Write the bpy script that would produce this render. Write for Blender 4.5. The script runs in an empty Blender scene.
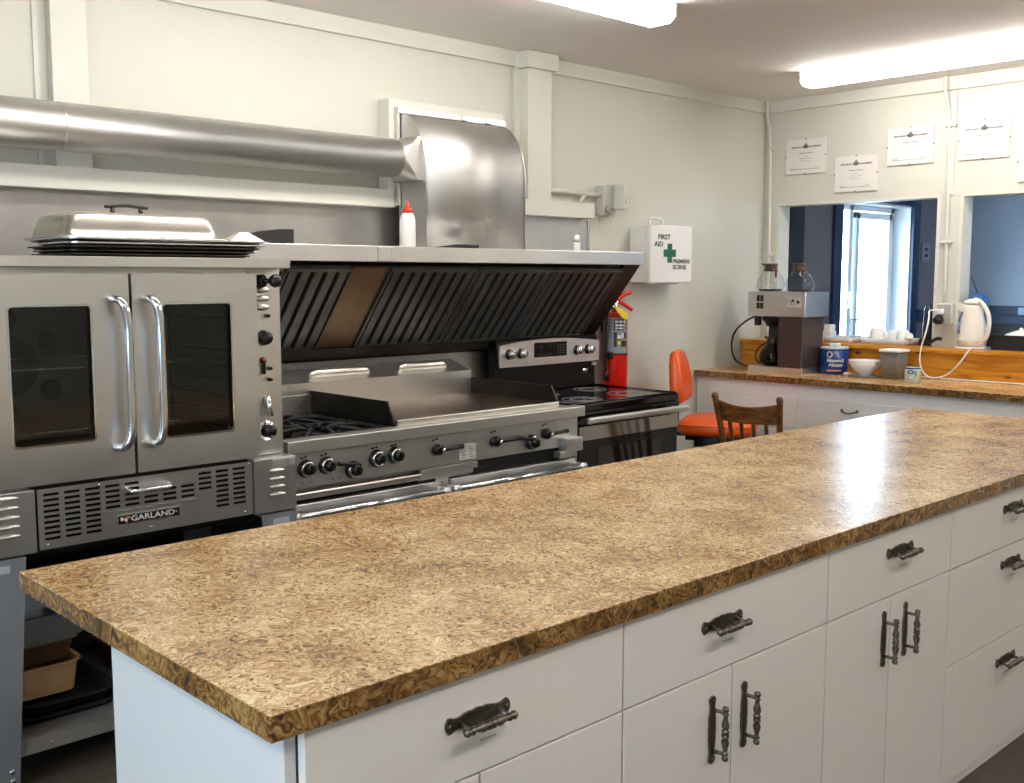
import bpy, bmesh, math, random
from mathutils import Vector, Matrix
random.seed(7)
PI = math.pi
SC = bpy.context.scene
COL = SC.collection

# ------------------------------------------------------------------ camera, world, exposure
cam_data = bpy.data.cameras.new('camera')
cam = bpy.data.objects.new('camera', cam_data); COL.objects.link(cam)
cam_data.sensor_width = 36.0
cam_data.lens = 1055.04 / 1024 * 36.0
cam_data.clip_start = 0.02
yaw, pit = 0.812702, 0.10859
fw = Vector((math.cos(yaw)*math.cos(pit), math.sin(yaw)*math.cos(pit), -math.sin(pit)))
cam.location = (0, 0, 1.484)
cam.rotation_euler = fw.to_track_quat('-Z', 'Y').to_euler()
SC.camera = cam
SC.view_settings.view_transform = 'Standard'
SC.view_settings.look = 'None'
SC.view_settings.gamma = 1.0
SC.view_settings.use_curve_mapping = False
SC.view_settings.exposure = 0.0

world = bpy.data.worlds.new('world'); SC.world = world
world.use_nodes = True
bg = world.node_tree.nodes['Background']
bg.inputs['Color'].default_value = (0.70, 0.85, 1.0, 1)
bg.inputs['Strength'].default_value = 26.0
FL = .066            # top of the floor
LAMP = 19.5           # emission of the fluorescent diffusers

# ------------------------------------------------------------------ materials
def lin(h):
    h = h.lstrip('#'); o = []
    for i in (0, 2, 4):
        c = int(h[i:i+2], 16)/255
        o.append(c/12.92 if c <= .04045 else ((c+.055)/1.055)**2.4)
    return (o[0], o[1], o[2], 1)

def mat(name, col, rough=.5, metal=0, bump=0, bscale=60, var=0, vscale=3, stretch=None, coat=0, trans=0, emit=0, spec=None, rvar=0, alpha=None):
    m = bpy.data.materials.new(name); m.use_nodes = True
    nt = m.node_tree; N = nt.nodes; L = nt.links
    p = N['Principled BSDF']
    c = lin(col)
    p.inputs['Base Color'].default_value = c
    p.inputs['Roughness'].default_value = rough
    p.inputs['Metallic'].default_value = metal
    p.inputs['Coat Weight'].default_value = coat
    p.inputs['Coat Roughness'].default_value = .08
    if spec is not None: p.inputs['Specular IOR Level'].default_value = spec
    if trans: p.inputs['Transmission Weight'].default_value = trans; p.inputs['IOR'].default_value = 1.45
    if emit:
        p.inputs['Emission Color'].default_value = c; p.inputs['Emission Strength'].default_value = emit
    if bump or var or rvar:
        tc = N.new('ShaderNodeTexCoord'); mp = N.new('ShaderNodeMapping')
        L.new(tc.outputs['Object'], mp.inputs['Vector'])
        if stretch: mp.inputs['Scale'].default_value = stretch
    if var:
        n = N.new('ShaderNodeTexNoise'); n.inputs['Scale'].default_value = vscale; n.inputs['Detail'].default_value = 5
        L.new(mp.outputs[0], n.inputs['Vector'])
        r = N.new('ShaderNodeMapRange'); r.inputs['From Min'].default_value = .3; r.inputs['From Max'].default_value = .7
        r.inputs['To Min'].default_value = 1-var; r.inputs['To Max'].default_value = 1+var
        L.new(n.outputs['Fac'], r.inputs['Value'])
        mx = N.new('ShaderNodeVectorMath'); mx.operation = 'SCALE'
        mx.inputs[0].default_value = c[:3]
        L.new(r.outputs[0], mx.inputs['Scale']); L.new(mx.outputs[0], p.inputs['Base Color'])
    if rvar:
        n = N.new('ShaderNodeTexNoise'); n.inputs['Scale'].default_value = vscale*2.3; n.inputs['Detail'].default_value = 6
        L.new(mp.outputs[0], n.inputs['Vector'])
        r = N.new('ShaderNodeMapRange'); r.inputs['To Min'].default_value = max(0, rough-rvar); r.inputs['To Max'].default_value = rough+rvar
        L.new(n.outputs['Fac'], r.inputs['Value']); L.new(r.outputs[0], p.inputs['Roughness'])
    if bump:
        n = N.new('ShaderNodeTexNoise'); n.inputs['Scale'].default_value = bscale; n.inputs['Detail'].default_value = 3
        L.new(mp.outputs[0], n.inputs['Vector'])
        b = N.new('ShaderNodeBump'); b.inputs['Strength'].default_value = bump; b.inputs['Distance'].default_value = .004
        L.new(n.outputs['Fac'], b.inputs['Height']); L.new(b.outputs[0], p.inputs['Normal'])
    return m

def laminate(name, dark=0.0):
    """burl laminate: swirling tan and brown flakes with small dark knots"""
    m = bpy.data.materials.new(name); m.use_nodes = True
    nt = m.node_tree; N = nt.nodes; L = nt.links; p = N['Principled BSDF']
    tc = N.new('ShaderNodeTexCoord')
    warp = N.new('ShaderNodeTexNoise'); warp.inputs['Scale'].default_value = 16; warp.inputs['Detail'].default_value = 2
    L.new(tc.outputs['Object'], warp.inputs['Vector'])
    sc = N.new('ShaderNodeVectorMath'); sc.operation = 'SCALE'; sc.inputs['Scale'].default_value = .09
    L.new(warp.outputs['Color'], sc.inputs[0])
    add = N.new('ShaderNodeVectorMath'); add.operation = 'ADD'
    L.new(tc.outputs['Object'], add.inputs[0]); L.new(sc.outputs[0], add.inputs[1])
    # curling flakes
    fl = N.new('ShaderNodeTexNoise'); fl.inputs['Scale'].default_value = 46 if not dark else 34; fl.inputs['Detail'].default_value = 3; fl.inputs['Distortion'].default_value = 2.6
    L.new(add.outputs[0], fl.inputs['Vector'])
    # broad clouds
    cl = N.new('ShaderNodeTexNoise'); cl.inputs['Scale'].default_value = 6.5; cl.inputs['Detail'].default_value = 4
    L.new(tc.outputs['Object'], cl.inputs['Vector'])
    mixf = N.new('ShaderNodeMath'); mixf.operation = 'MULTIPLY_ADD'
    mixf.inputs[1].default_value = .42
    L.new(cl.outputs['Fac'], mixf.inputs[0]); L.new(fl.outputs['Fac'], mixf.inputs[2])
    cr = N.new('ShaderNodeValToRGB'); e = cr.color_ramp.elements
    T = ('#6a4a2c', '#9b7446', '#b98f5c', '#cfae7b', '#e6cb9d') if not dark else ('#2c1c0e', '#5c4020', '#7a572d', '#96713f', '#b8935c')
    e[0].position = .49; e[0].color = lin(T[0])
    e[1].position = .93; e[1].color = lin(T[4])
    a = e.new(.60); a.color = lin(T[1])
    a = e.new(.695); a.color = lin(T[2])
    a = e.new(.775); a.color = lin(T[3])
    L.new(mixf.outputs[0], cr.inputs['Fac'])
    # thin dark veins
    ve = N.new('ShaderNodeTexNoise'); ve.inputs['Scale'].default_value = 60; ve.inputs['Detail'].default_value = 2; ve.inputs['Distortion'].default_value = 3.5
    L.new(add.outputs[0], ve.inputs['Vector'])
    vr = N.new('ShaderNodeValToRGB'); q = vr.color_ramp.elements
    q[0].position = .33; q[0].color = (1, 1, 1, 1); q[1].position = .40; q[1].color = (0, 0, 0, 1)
    L.new(ve.outputs['Fac'], vr.inputs['Fac'])
    m1 = N.new('ShaderNodeMix'); m1.data_type = 'RGBA'; m1.inputs[7].default_value = lin('#5d4227')
    L.new(vr.outputs[0], m1.inputs[0]); L.new(cr.outputs[0], m1.inputs[6])
    # dark knots
    vo = N.new('ShaderNodeTexVoronoi'); vo.inputs['Scale'].default_value = 62; vo.inputs['Randomness'].default_value = 1
    L.new(tc.outputs['Object'], vo.inputs['Vector'])
    kr = N.new('ShaderNodeValToRGB'); q = kr.color_ramp.elements
    q[0].position = .17; q[0].color = (1, 1, 1, 1); q[1].position = .26; q[1].color = (0, 0, 0, 1)
    L.new(vo.outputs['Distance'], kr.inputs['Fac'])
    sel = N.new('ShaderNodeMath'); sel.operation = 'GREATER_THAN'; sel.inputs[1].default_value = .6
    sx = N.new('ShaderNodeSeparateColor'); L.new(vo.outputs['Color'], sx.inputs[0]); L.new(sx.outputs[0], sel.inputs[0])
    mk = N.new('ShaderNodeMath'); mk.operation = 'MULTIPLY'; L.new(kr.outputs[0], mk.inputs[0]); L.new(sel.outputs[0], mk.inputs[1])
    m2 = N.new('ShaderNodeMix'); m2.data_type = 'RGBA'; m2.inputs[7].default_value = lin('#4a3524')
    L.new(mk.outputs[0], m2.inputs[0]); L.new(m1.outputs[2], m2.inputs[6])
    L.new(m2.outputs[2], p.inputs['Base Color'])
    p.inputs['Roughness'].default_value = .26
    p.inputs['Specular IOR Level'].default_value = .7
    b = N.new('ShaderNodeBump'); b.inputs['Strength'].default_value = .06; b.inputs['Distance'].default_value = .002
    L.new(fl.outputs['Fac'], b.inputs['Height']); L.new(b.outputs[0], p.inputs['Normal'])
    return m

def woodmat(name, c0, c1, c2, rough=.4, axis='Y', knots=False, scale=1.0):
    m = bpy.data.materials.new(name); m.use_nodes = True
    nt = m.node_tree; N = nt.nodes; L = nt.links; p = N['Principled BSDF']
    tc = N.new('ShaderNodeTexCoord'); mp = N.new('ShaderNodeMapping')
    s = {'X': (1.2, 14, 14), 'Y': (14, 1.2, 14), 'Z': (14, 14, 1.2)}[axis]
    mp.inputs['Scale'].default_value = tuple(v*scale for v in s)
    L.new(tc.outputs['Object'], mp.inputs['Vector'])
    n = N.new('ShaderNodeTexNoise'); n.inputs['Scale'].default_value = 2.2; n.inputs['Detail'].default_value = 6; n.inputs['Distortion'].default_value = 1.4
    L.new(mp.outputs[0], n.inputs['Vector'])
    cr = N.new('ShaderNodeValToRGB'); e = cr.color_ramp.elements
    e[0].position = .32; e[0].color = lin(c0); e[1].position = .72; e[1].color = lin(c2)
    a = e.new(.5); a.color = lin(c1)
    L.new(n.outputs['Fac'], cr.inputs['Fac'])
    out = cr.outputs[0]
    if knots:
        mq = N.new('ShaderNodeMapping'); mq.inputs['Scale'].default_value = (3, 3.2, 7)
        L.new(tc.outputs['Object'], mq.inputs['Vector'])
        vo = N.new('ShaderNodeTexVoronoi'); vo.inputs['Scale'].default_value = 1.3
        L.new(mq.outputs[0], vo.inputs['Vector'])
        kr = N.new('ShaderNodeValToRGB'); q = kr.color_ramp.elements
        q[0].position = .05; q[0].color = (1, 1, 1, 1); q[1].position = .12; q[1].color = (0, 0, 0, 1)
        L.new(vo.outputs['Distance'], kr.inputs['Fac'])
        mm = N.new('ShaderNodeMix'); mm.data_type = 'RGBA'; mm.inputs[7].default_value = lin('#5a2c0c')
        L.new(kr.outputs[0], mm.inputs[0]); L.new(out, mm.inputs[6]); out = mm.outputs[2]
    L.new(out, p.inputs['Base Color'])
    p.inputs['Roughness'].default_value = rough
    return m

M = {}
M['wall'] = mat('painted wall panel', '#cdcbbf', .5, bump=.08, bscale=40, var=.03, vscale=1.5)
M['trim'] = mat('painted trim', '#d5d3c8', .45, var=.02)
M['ceiling'] = mat('ceiling paint', '#ebe7e4', .75, var=.02, vscale=2)
M['floor'] = mat('dark vinyl floor', '#433b33', .5, var=.3, vscale=5, rvar=.1)
M['steel'] = mat('brushed stainless steel', '#d2d1cf', .35, 1, var=.07, vscale=2.2, rvar=.09, bump=.25, bscale=2.5)
M['steel_box'] = mat('satin duct steel', '#c4c2bf', .48, 1, var=.05, vscale=3, rvar=.05)
M['steel_h'] = mat('horizontally brushed steel', '#cecdcb', .36, 1, var=.06, vscale=4, stretch=(.5, 6, 6), rvar=.07)
M['steel_hood'] = mat('hood steel', '#dbd9d6', .36, 1, var=.05, vscale=3, rvar=.06)
M['steel_wall'] = mat('wall sheet steel', '#a9a6a2', .42, 1, var=.16, vscale=3, rvar=.12)
M['steel_dark'] = mat('greasy dark steel', '#3f3c39', .42, 1, var=.25, vscale=6, rvar=.12)
M['filter'] = mat('grease filter steel', '#5c5c5a', .46, .6, var=.22, vscale=7, rvar=.1)
M['filter_gap'] = mat('near black filter backing', '#0c0b0a', .8)  # near-black backing seen between the slats
M['filter_blank'] = mat('browned blank panel', '#77624c', .5, .8, var=.10, vscale=9)
M['chrome'] = mat('polished chrome', '#d5d8dc', .12, 1)
M['polish'] = mat('polished lid steel', '#dcd6ce', .30, 1, var=.04, vscale=5, rvar=.05)
M['grey_paint'] = mat('grey hammered paint', '#85888c', .5, .3, bump=.1, bscale=200)
M['black'] = mat('black plastic', '#0d0d0f', .35)
M['black_enamel'] = mat('black enamel', '#08080a', .12, spec=.6)
M['black_matte'] = mat('flat black', '#0a0a0a', .85)  # plain flat black, shared by several parts
M['iron'] = mat('cast iron', '#1d1c1c', .55, .4, bump=.3, bscale=120)
M['griddle'] = mat('seasoned griddle plate', '#96806c', .33, 1, var=.25, vscale=5, rvar=.12)
M['cabinet'] = mat('white cabinet laminate', '#e4dfd9', .45, var=.015, vscale=4)
M['cabinet_w'] = mat('white end panel', '#d9dad9', .5)
M['cab_right'] = mat('painted cabinet', '#e8e6e2', .5, var=.015)
M['gap'] = mat('gap shade and kick brown', '#3b332b', .8)
M['pewter'] = mat('antique pewter', '#6f675d', .34, .9, var=.22, vscale=30)
M['laminate'] = laminate('burl laminate')
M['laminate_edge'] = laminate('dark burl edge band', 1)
M['pine'] = woodmat('varnished pine', '#a8640f', '#c9831f', '#dd9c38', .3, 'Y', knots=True)
M['chairwood'] = woodmat('dark stained oak', '#3a1d0b', '#6b3f18', '#8f5a27', .35, 'Z')
M['chairwood_x'] = woodmat('dark stained oak rail', '#3a1d0b', '#6b3f18', '#8f5a27', .35, 'X')
M['orange'] = mat('orange vinyl', '#e2560c', .36, bump=.05, bscale=150, var=.05, vscale=6)
M['red'] = mat('red enamel', '#d21a0c', .28)
M['redplast'] = mat('red plastic', '#e0321a', .4)
M['yellow'] = mat('yellow tag', '#e9c81c', .5)
M['label_grey'] = mat('grey label', '#8d8f93', .5)
M['white'] = mat('white plastic', '#e8e6e2', .35)
M['cream'] = mat('cream plastic', '#e3ddd0', .3)
M['white_cer'] = mat('white ceramic', '#e9e7e3', .15, coat=.3)
M['paper'] = mat('certificate paper', '#dfdad4', .4)
M['ink'] = mat('printed ink', '#6c6a6a', .6)
M['green'] = mat('green print', '#06604a', .5)
M['dkgreen'] = mat('dark green lettering', '#26423d', .5)
M['blue'] = mat('blue printed tub', '#0f3174', .3)
M['navy'] = mat('navy painted wood', '#142c4c', .45)
M['far_wall'] = mat('blue grey room paint', '#b9c4d6', .6, var=.04)
M['far_wall_backlit'] = mat('backlit mauve grey wall', '#726a6e', .6, var=.04)  # backlit shade of the window wall put into this colour
M['far_dark'] = mat('dark wainscot', '#15161c', .5)
M['brown_plast'] = mat('brown coffee machine casing', '#41332f', .32, var=.05)
M['brown'] = mat('brown plastic', '#3a241a', .35)
M['gold'] = mat('beige print', '#d9c394', .5)
M['orangeprint'] = mat('orange print', '#d8834a', .5)
M['tanpan'] = mat('tan band and reflected wood', '#b08f68', .4, var=.12, vscale=10)
M['rust'] = mat('baked on brown', '#4a2e18', .6, var=.3, vscale=12)
M['winframe'] = mat('white window frame', '#f2f6f9', .4)
M['leaf'] = mat('leaves', '#7d9c74', .6, var=.2, vscale=4)
M['fill_diffuser'] = mat('added fill lamp diffuser', '#fffaf4', .4, emit=LAMP*.85)  # only for the unseen fixtures added as fill light
M['diffuser'] = mat('lit acrylic diffuser', '#fffcf6', .4, emit=LAMP)
M['lampwhite'] = mat('lamp housing', '#e8e6e0', .4)
M["ringp"] = mat("ring print", "#9c9a98", .35)
M["cord"] = mat('white cord', '#dedbd4', .4)

def glass(name, col='#ffffff', rough=0.02, dens=1.0):
    """thin clear pane: mostly see-through with a mirror-like sheen"""
    m = bpy.data.materials.new(name); m.use_nodes = True
    nt = m.node_tree; N = nt.nodes; L = nt.links
    N.remove(N['Principled BSDF'])
    t = N.new('ShaderNodeBsdfTransparent'); t.inputs['Color'].default_value = lin(col)
    g = N.new('ShaderNodeBsdfGlossy'); g.inputs['Roughness'].default_value = rough
    f = N.new('ShaderNodeFresnel'); ge = N.new('ShaderNodeNewGeometry'); mr = N.new('ShaderNodeMapRange')
    mr.inputs['To Min'].default_value = 1.45; mr.inputs['To Max'].default_value = 1/1.45     # same sheen from both faces of the pane
    L.new(ge.outputs['Backfacing'], mr.inputs['Value']); L.new(mr.outputs[0], f.inputs['IOR'])
    x = N.new('ShaderNodeMixShader')
    L.new(f.outputs[0], x.inputs[0]); L.new(t.outputs[0], x.inputs[1]); L.new(g.outputs[0], x.inputs[2])
    L.new(x.outputs[0], N['Material Output'].inputs['Surface'])
    return m
M['glass'] = glass('clear glass', '#f8fbfc', .06)
M['ovenglass'] = glass('smoked oven glass', '#cccecc', .03)
M['winglass'] = glass('window glass', '#f4faff')
M['frosted'] = mat('clear storage plastic', '#c9c4bd', .25, trans=.75)

# ------------------------------------------------------------------ mesh helpers
BASE = {}
def new_bm(): return bmesh.new()

def box(bm, x0, x1, y0, y1, z0, z1, bev=0, seg=2):
    t = bmesh.new()
    bmesh.ops.create_cube(t, size=1)
    S = Matrix.Diagonal((abs(x1-x0), abs(y1-y0), abs(z1-z0), 1))
    bmesh.ops.transform(t, matrix=Matrix.Translation(((x0+x1)/2, (y0+y1)/2, (z0+z1)/2)) @ S, verts=t.verts)
    if bev: bmesh.ops.bevel(t, geom=t.edges[:], offset=bev, segments=seg, affect='EDGES', profile=.5)
    merge(bm, t); return bm

def merge(bm, t, mtx=None):
    if mtx is not None: bmesh.ops.transform(t, matrix=mtx, verts=t.verts)
    vm = {}
    for v in t.verts: vm[v] = bm.verts.new(v.co)
    for f in t.faces:
        try: nf = bm.faces.new([vm[v] for v in f.verts]); nf.smooth = f.smooth
        except ValueError: pass
    t.free()

def frame_from(d, up=None):
    d = Vector(d).normalized()
    if up is None: up = Vector((0, 0, 1)) if abs(d.z) < .9 else Vector((1, 0, 0))
    a = up.cross(d).normalized(); b = d.cross(a)
    return a, b, d

def lathe(bm, prof, c=(0, 0, 0), d=(0, 0, 1), n=32, sx=1, sy=1):
    """prof: (radius, height) pairs revolved about axis d through c"""
    a, b, d = frame_from(d); c = Vector(c); rings = []
    for r, h in prof:
        if r < 1e-6: rings.append([bm.verts.new(c + d*h)])
        else: rings.append([bm.verts.new(c + d*h + a*(r*sx*math.cos(2*PI*i/n)) + b*(r*sy*math.sin(2*PI*i/n))) for i in range(n)])
    for p, q in zip(rings, rings[1:]):
        for i in range(n):
            j = (i+1) % n
            if len(p) == 1 and len(q) == 1: continue
            if len(p) == 1: f = bm.faces.new((p[0], q[i], q[j]))
            elif len(q) == 1: f = bm.faces.new((p[i], p[j], q[0]))
            else: f = bm.faces.new((p[i], p[j], q[j], q[i]))
            f.smooth = True
    return bm

def cyl(bm, a, b, r, n=24, r2=None, bev=0):
    a, b = Vector(a), Vector(b); L = (b-a).length
    r2 = r if r2 is None else r2
    if bev: prof = [(0, 0), (r-bev, 0), (r, bev), (r2, L-bev), (r2-bev, L), (0, L)]
    else: prof = [(0, 0), (r, 0), (r2, L), (0, L)]
    return lathe(bm, prof, a, b-a, n)

def tube(bm, pts, r, n=10, smooth_iter=0, closed=False):
    P = [Vector(p) for p in pts]
    for _ in range(smooth_iter):
        Q = [P[0]]
        for u, v in zip(P, P[1:]): Q += [u*.75+v*.25, u*.25+v*.75]
        Q.append(P[-1]); P = Q
    rings = []; ref = None
    for i, p in enumerate(P):
        d = (P[min(i+1, len(P)-1)] - P[max(i-1, 0)])
        if d.length < 1e-9: d = Vector((0, 0, 1))
        d.normalize()
        if ref is None: a, b, _ = frame_from(d)
        else:
            a = (ref - d*ref.dot(d)).normalized(); b = d.cross(a)
        ref = a
        rr = r[i] if isinstance(r, (list, tuple)) and len(r) == len(P) else (r if not isinstance(r, (list, tuple)) else r[0])
        rings.append([bm.verts.new(p + a*(rr*math.cos(2*PI*k/n)) + b*(rr*math.sin(2*PI*k/n))) for k in range(n)])
    for p, q in zip(rings, rings[1:]):
        for i in range(n):
            j = (i+1) % n
            f = bm.faces.new((p[i], p[j], q[j], q[i])); f.smooth = True
    bm.faces.new(rings[0][::-1]); bm.faces.new(rings[-1])
    return bm

def prism(bm, pts, lo, hi, axis='x', smooth=False):
    """polygon pts extruded between lo and hi along axis. pts are (y,z) for x, (x,z) for y, (x,y) for z"""
    def v(p, t):
        return {'x': (t, p[0], p[1]), 'y': (p[0], t, p[1]), 'z': (p[0], p[1], t)}[axis]
    A = [bm.verts.new(v(p, lo)) for p in pts]; B = [bm.verts.new(v(p, hi)) for p in pts]
    n = len(pts)
    for i in range(n):
        j = (i+1) % n
        f = bm.faces.new((A[i], A[j], B[j], B[i])); f.smooth = smooth
    bm.faces.new(A[::-1]); bm.faces.new(B)
    return bm

def rrect(x0, x1, y0, y1, r, n=5):
    o = []
    for cx, cy, s in ((x1-r, y1-r, 0), (x0+r, y1-r, 1), (x0+r, y0+r, 2), (x1-r, y0+r, 3)):
        for k in range(n+1):
            a = PI/2*(s + k/n); o.append((cx+r*math.cos(a), cy+r*math.sin(a)))
    return o

def loft(bm, loops, caps=True, smooth=True):
    R = [[bm.verts.new(p) for p in l] for l in loops]
    n = len(R[0])
    for p, q in zip(R, R[1:]):
        for i in range(n):
            j = (i+1) % n; f = bm.faces.new((p[i], p[j], q[j], q[i])); f.smooth = smooth
    if caps: bm.faces.new(R[0][::-1]); bm.faces.new(R[-1])
    return bm

def ball(bm, c, r, sx=1, sy=1, sz=1, n=20):
    t = bmesh.new(); bmesh.ops.create_uvsphere(t, u_segments=n, v_segments=n//2+2, radius=r)
    for f in t.faces: f.smooth = True
    merge(bm, t, Matrix.Translation(c) @ Matrix.Diagonal((sx, sy, sz, 1))); return bm

def textm(bm, s, size, origin, right, up, depth=.001, align='CENTER', bold=0, xs=1.0, font_shear=0):
    cu = bpy.data.curves.new('lettering', 'FONT'); cu.body = s; cu.size = size; cu.align_x = align; cu.align_y = 'CENTER'
    cu.extrude = depth; cu.offset = bold; cu.shear = font_shear; cu.resolution_u = 3
    o = bpy.data.objects.new('lettering', cu); COL.objects.link(o)
    dg = bpy.context.evaluated_depsgraph_get(); dg.update()
    me = bpy.data.meshes.new_from_object(o.evaluated_get(dg))
    t = bmesh.new(); t.from_mesh(me)
    r = Vector(right).normalized(); u = Vector(up).normalized(); n = r.cross(u)
    mt = Matrix(((r.x*xs, u.x, n.x, origin[0]), (r.y*xs, u.y, n.y, origin[1]), (r.z*xs, u.z, n.z, origin[2]), (0, 0, 0, 1)))
    merge(bm, t, mt)
    bpy.data.objects.remove(o); bpy.data.meshes.remove(me); bpy.data.curves.remove(cu)
    return bm

def obj(name, bm, m, parent=None, label=None, kind=None, smooth=False, bevel=0, sub=0, origin=None):
    base = Vector(BASE[parent.name]) if parent is not None else Vector((0, 0, 0))
    if parent is None:
        if origin is None:
            xs = [v.co.x for v in bm.verts]; ys = [v.co.y for v in bm.verts]; zs = [v.co.z for v in bm.verts]
            base = Vector(((min(xs)+max(xs))/2, (min(ys)+max(ys))/2, min(zs)))
        else: base = Vector(origin)
    bmesh.ops.recalc_face_normals(bm, faces=bm.faces[:])
    bmesh.ops.translate(bm, vec=-base, verts=bm.verts)
    me = bpy.data.meshes.new(name); bm.to_mesh(me); bm.free()
    mats = m if isinstance(m, (list, tuple)) else [m]
    for k in mats: me.materials.append(M[k] if isinstance(k, str) else k)
    o = bpy.data.objects.new(name, me); COL.objects.link(o)
    if smooth:
        for p in me.polygons: p.use_smooth = True
    if parent is not None: o.parent = parent
    else: o.location = base
    BASE[o.name] = tuple(base)
    if label: o['label'] = label
    if kind: o['kind'] = kind
    if bevel:
        b = o.modifiers.new('bevel', 'BEVEL'); b.width = bevel; b.segments = 2; b.limit_method = 'ANGLE'; b.angle_limit = .7
    if sub:
        s = o.modifiers.new('sub', 'SUBSURF'); s.levels = sub; s.render_levels = sub
    return o

def thing(name, label, cat, loc=(0, 0, 0), group=None, kind=None):
    o = bpy.data.objects.new(name, None); COL.objects.link(o)
    o.location = loc; o.empty_display_size = .1
    if kind: o['kind'] = kind
    else: o['label'] = label; o['category'] = cat
    if group: o['group'] = group
    BASE[o.name] = tuple(loc)
    return o

def solo(name, bm, m, label, cat, group=None, **kw):
    o = obj(name, bm, m, None, label=label, **kw); o['category'] = cat
    if group: o['group'] = group
    return o

def struct(name, bm, m, parent=None, **kw):
    return obj(name, bm, m, parent, kind=None if parent else 'structure', **kw)

def dup(root, loc, rotz=None, label=None, scale=None):
    r = root.copy(); COL.objects.link(r); r.location = loc
    BASE[r.name] = tuple(loc)
    if rotz is not None: r.rotation_euler = (0, 0, rotz)
    if scale: r.scale = scale
    if label: r['label'] = label
    for ch in list(root.children):
        c = ch.copy(); COL.objects.link(c); c.parent = r
        for g in ch.children:
            d = g.copy(); COL.objects.link(d); d.parent = c
    return r

# ================================================================== THE ROOM
CZ = 2.60; YW = 3.93; XW = 5.98; XL = -1.9; YN = -2.4; XF = 8.9
bm = new_bm(); box(bm, XL-.2, XF+.2, YN-.2, YW+.22, -.1, FL); struct('floor', bm, 'floor')
bm = new_bm(); box(bm, XL-.2, XF+.2, YN-.2, YW+.22, CZ, CZ+.12); struct('ceiling', bm, 'ceiling')

bm = new_bm()                                   # long wall behind the cooking line
box(bm, XL-.2, 6.10, YW, YW+.2, 0, CZ)
for x in (-.9, .28, 5.17):                      # thin panel joints
    pass
struct('wall_hood', bm, 'wall')
bm = new_bm()                                   # wall with the two serving openings
box(bm, XW, 6.10, YN, YW, 0, 1.06)
box(bm, XW, 6.10, YN, YW, 1.945, CZ)
box(bm, XW, 6.10, 3.825, YW, 1.06, 1.945)
box(bm, XW, 6.10, 2.635, 2.755, 1.06, 1.945)
box(bm, XW, 6.10, YN, 1.30, 1.06, 1.945)
struct('wall_right', bm, 'wall')
NX0, NX1 = 7.0, 8.6
bm = new_bm(); box(bm, XL-.2, NX0, YN-.2, YN, 0, CZ); box(bm, NX1, XF+.2, YN-.2, YN, 0, CZ); box(bm, NX0, NX1, YN-.2, YN, 0, 1.1); box(bm, NX0, NX1, YN-.2, YN, 2.2, CZ); struct('wall_near', bm, 'wall')
w = thing('added_window_3', None, None, (7.8, YN-.1, 1.1), kind='structure')  # unseen window added to let more daylight into the far room
bm = new_bm()
for a in ((NX0, NX1, 1.1, 1.16), (NX0, NX1, 2.14, 2.2), (NX0, NX0+.06, 1.1, 2.2), (NX1-.06, NX1, 1.1, 2.2), (7.77, 7.83, 1.1, 2.2)): box(bm, a[0], a[1], YN-.13, YN-.07, a[2], a[3])
obj('window_frame', bm, 'winframe', w)
bm = new_bm(); box(bm, NX0+.05, NX1-.05, YN-.102, YN-.098, 1.15, 2.15); obj('pane', bm, 'winglass', w)
bm = new_bm()                                   # left wall with a window (out of view, lights the end of the island)
WY0, WY1, WZ0, WZ1 = .4, 1.5, 1.0, 2.0
box(bm, XL-.2, XL, YN, WY0, 0, CZ); box(bm, XL-.2, XL, WY1, YW, 0, CZ)
box(bm, XL-.2, XL, WY0, WY1, 0, WZ0); box(bm, XL-.2, XL, WY0, WY1, WZ1, CZ)
struct('wall_left', bm, 'wall')
def window(name, fr, pane_pts):
    w = thing(name, None, None, (0, 0, 0), kind='structure')
    return w
w = thing('window_2', None, None, (XL, (WY0+WY1)/2, WZ0), kind='structure')
bm = new_bm()
for y0, y1, z0, z1 in ((WY0, WY1, WZ0, WZ0+.06), (WY0, WY1, WZ1-.06, WZ1), (WY0, WY0+.06, WZ0, WZ1), (WY1-.06, WY1, WZ0, WZ1), (.82, .88, WZ0, WZ1)):
    box(bm, XL-.15, XL-.09, y0, y1, z0, z1)
obj('window_frame', bm, 'winframe', w)
bm = new_bm(); box(bm, XL-.125, XL-.12, WY0+.05, WY1-.05, WZ0+.05, WZ1-.05); obj('pane', bm, 'winglass', w)

# trims
bm = new_bm(); box(bm, XL, XW, YW-.018, YW, 2.525, CZ); struct('trim_1', bm, 'trim', bevel=.003)
bm = new_bm(); box(bm, XW-.018, XW, YN, YW-.018, 2.525, CZ); struct('trim_2', bm, 'trim', bevel=.003)
bm = new_bm(); box(bm, 1.448, 1.578, YW-.045, YW, 1.87, 2.525); struct('trim_3', bm, 'trim', bevel=.003)      # column strip, left
bm = new_bm(); box(bm, 3.76, 3.93, YW-.075, YW, 1.87, 2.52); box(bm, 3.72, 3.76, YW-.02, YW, 1.87, 2.52)
struct('trim_4', bm, 'trim', bevel=.003)
bm = new_bm(); box(bm, 3.735, 3.955, YW-.10, YW, 2.515, CZ-.002); struct('trim_5', bm, 'trim', bevel=.004)
bm = new_bm(); box(bm, 1.40, 1.418, YW-.008, YW, 1.87, 2.525); struct('trim_6', bm, 'trim')
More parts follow.
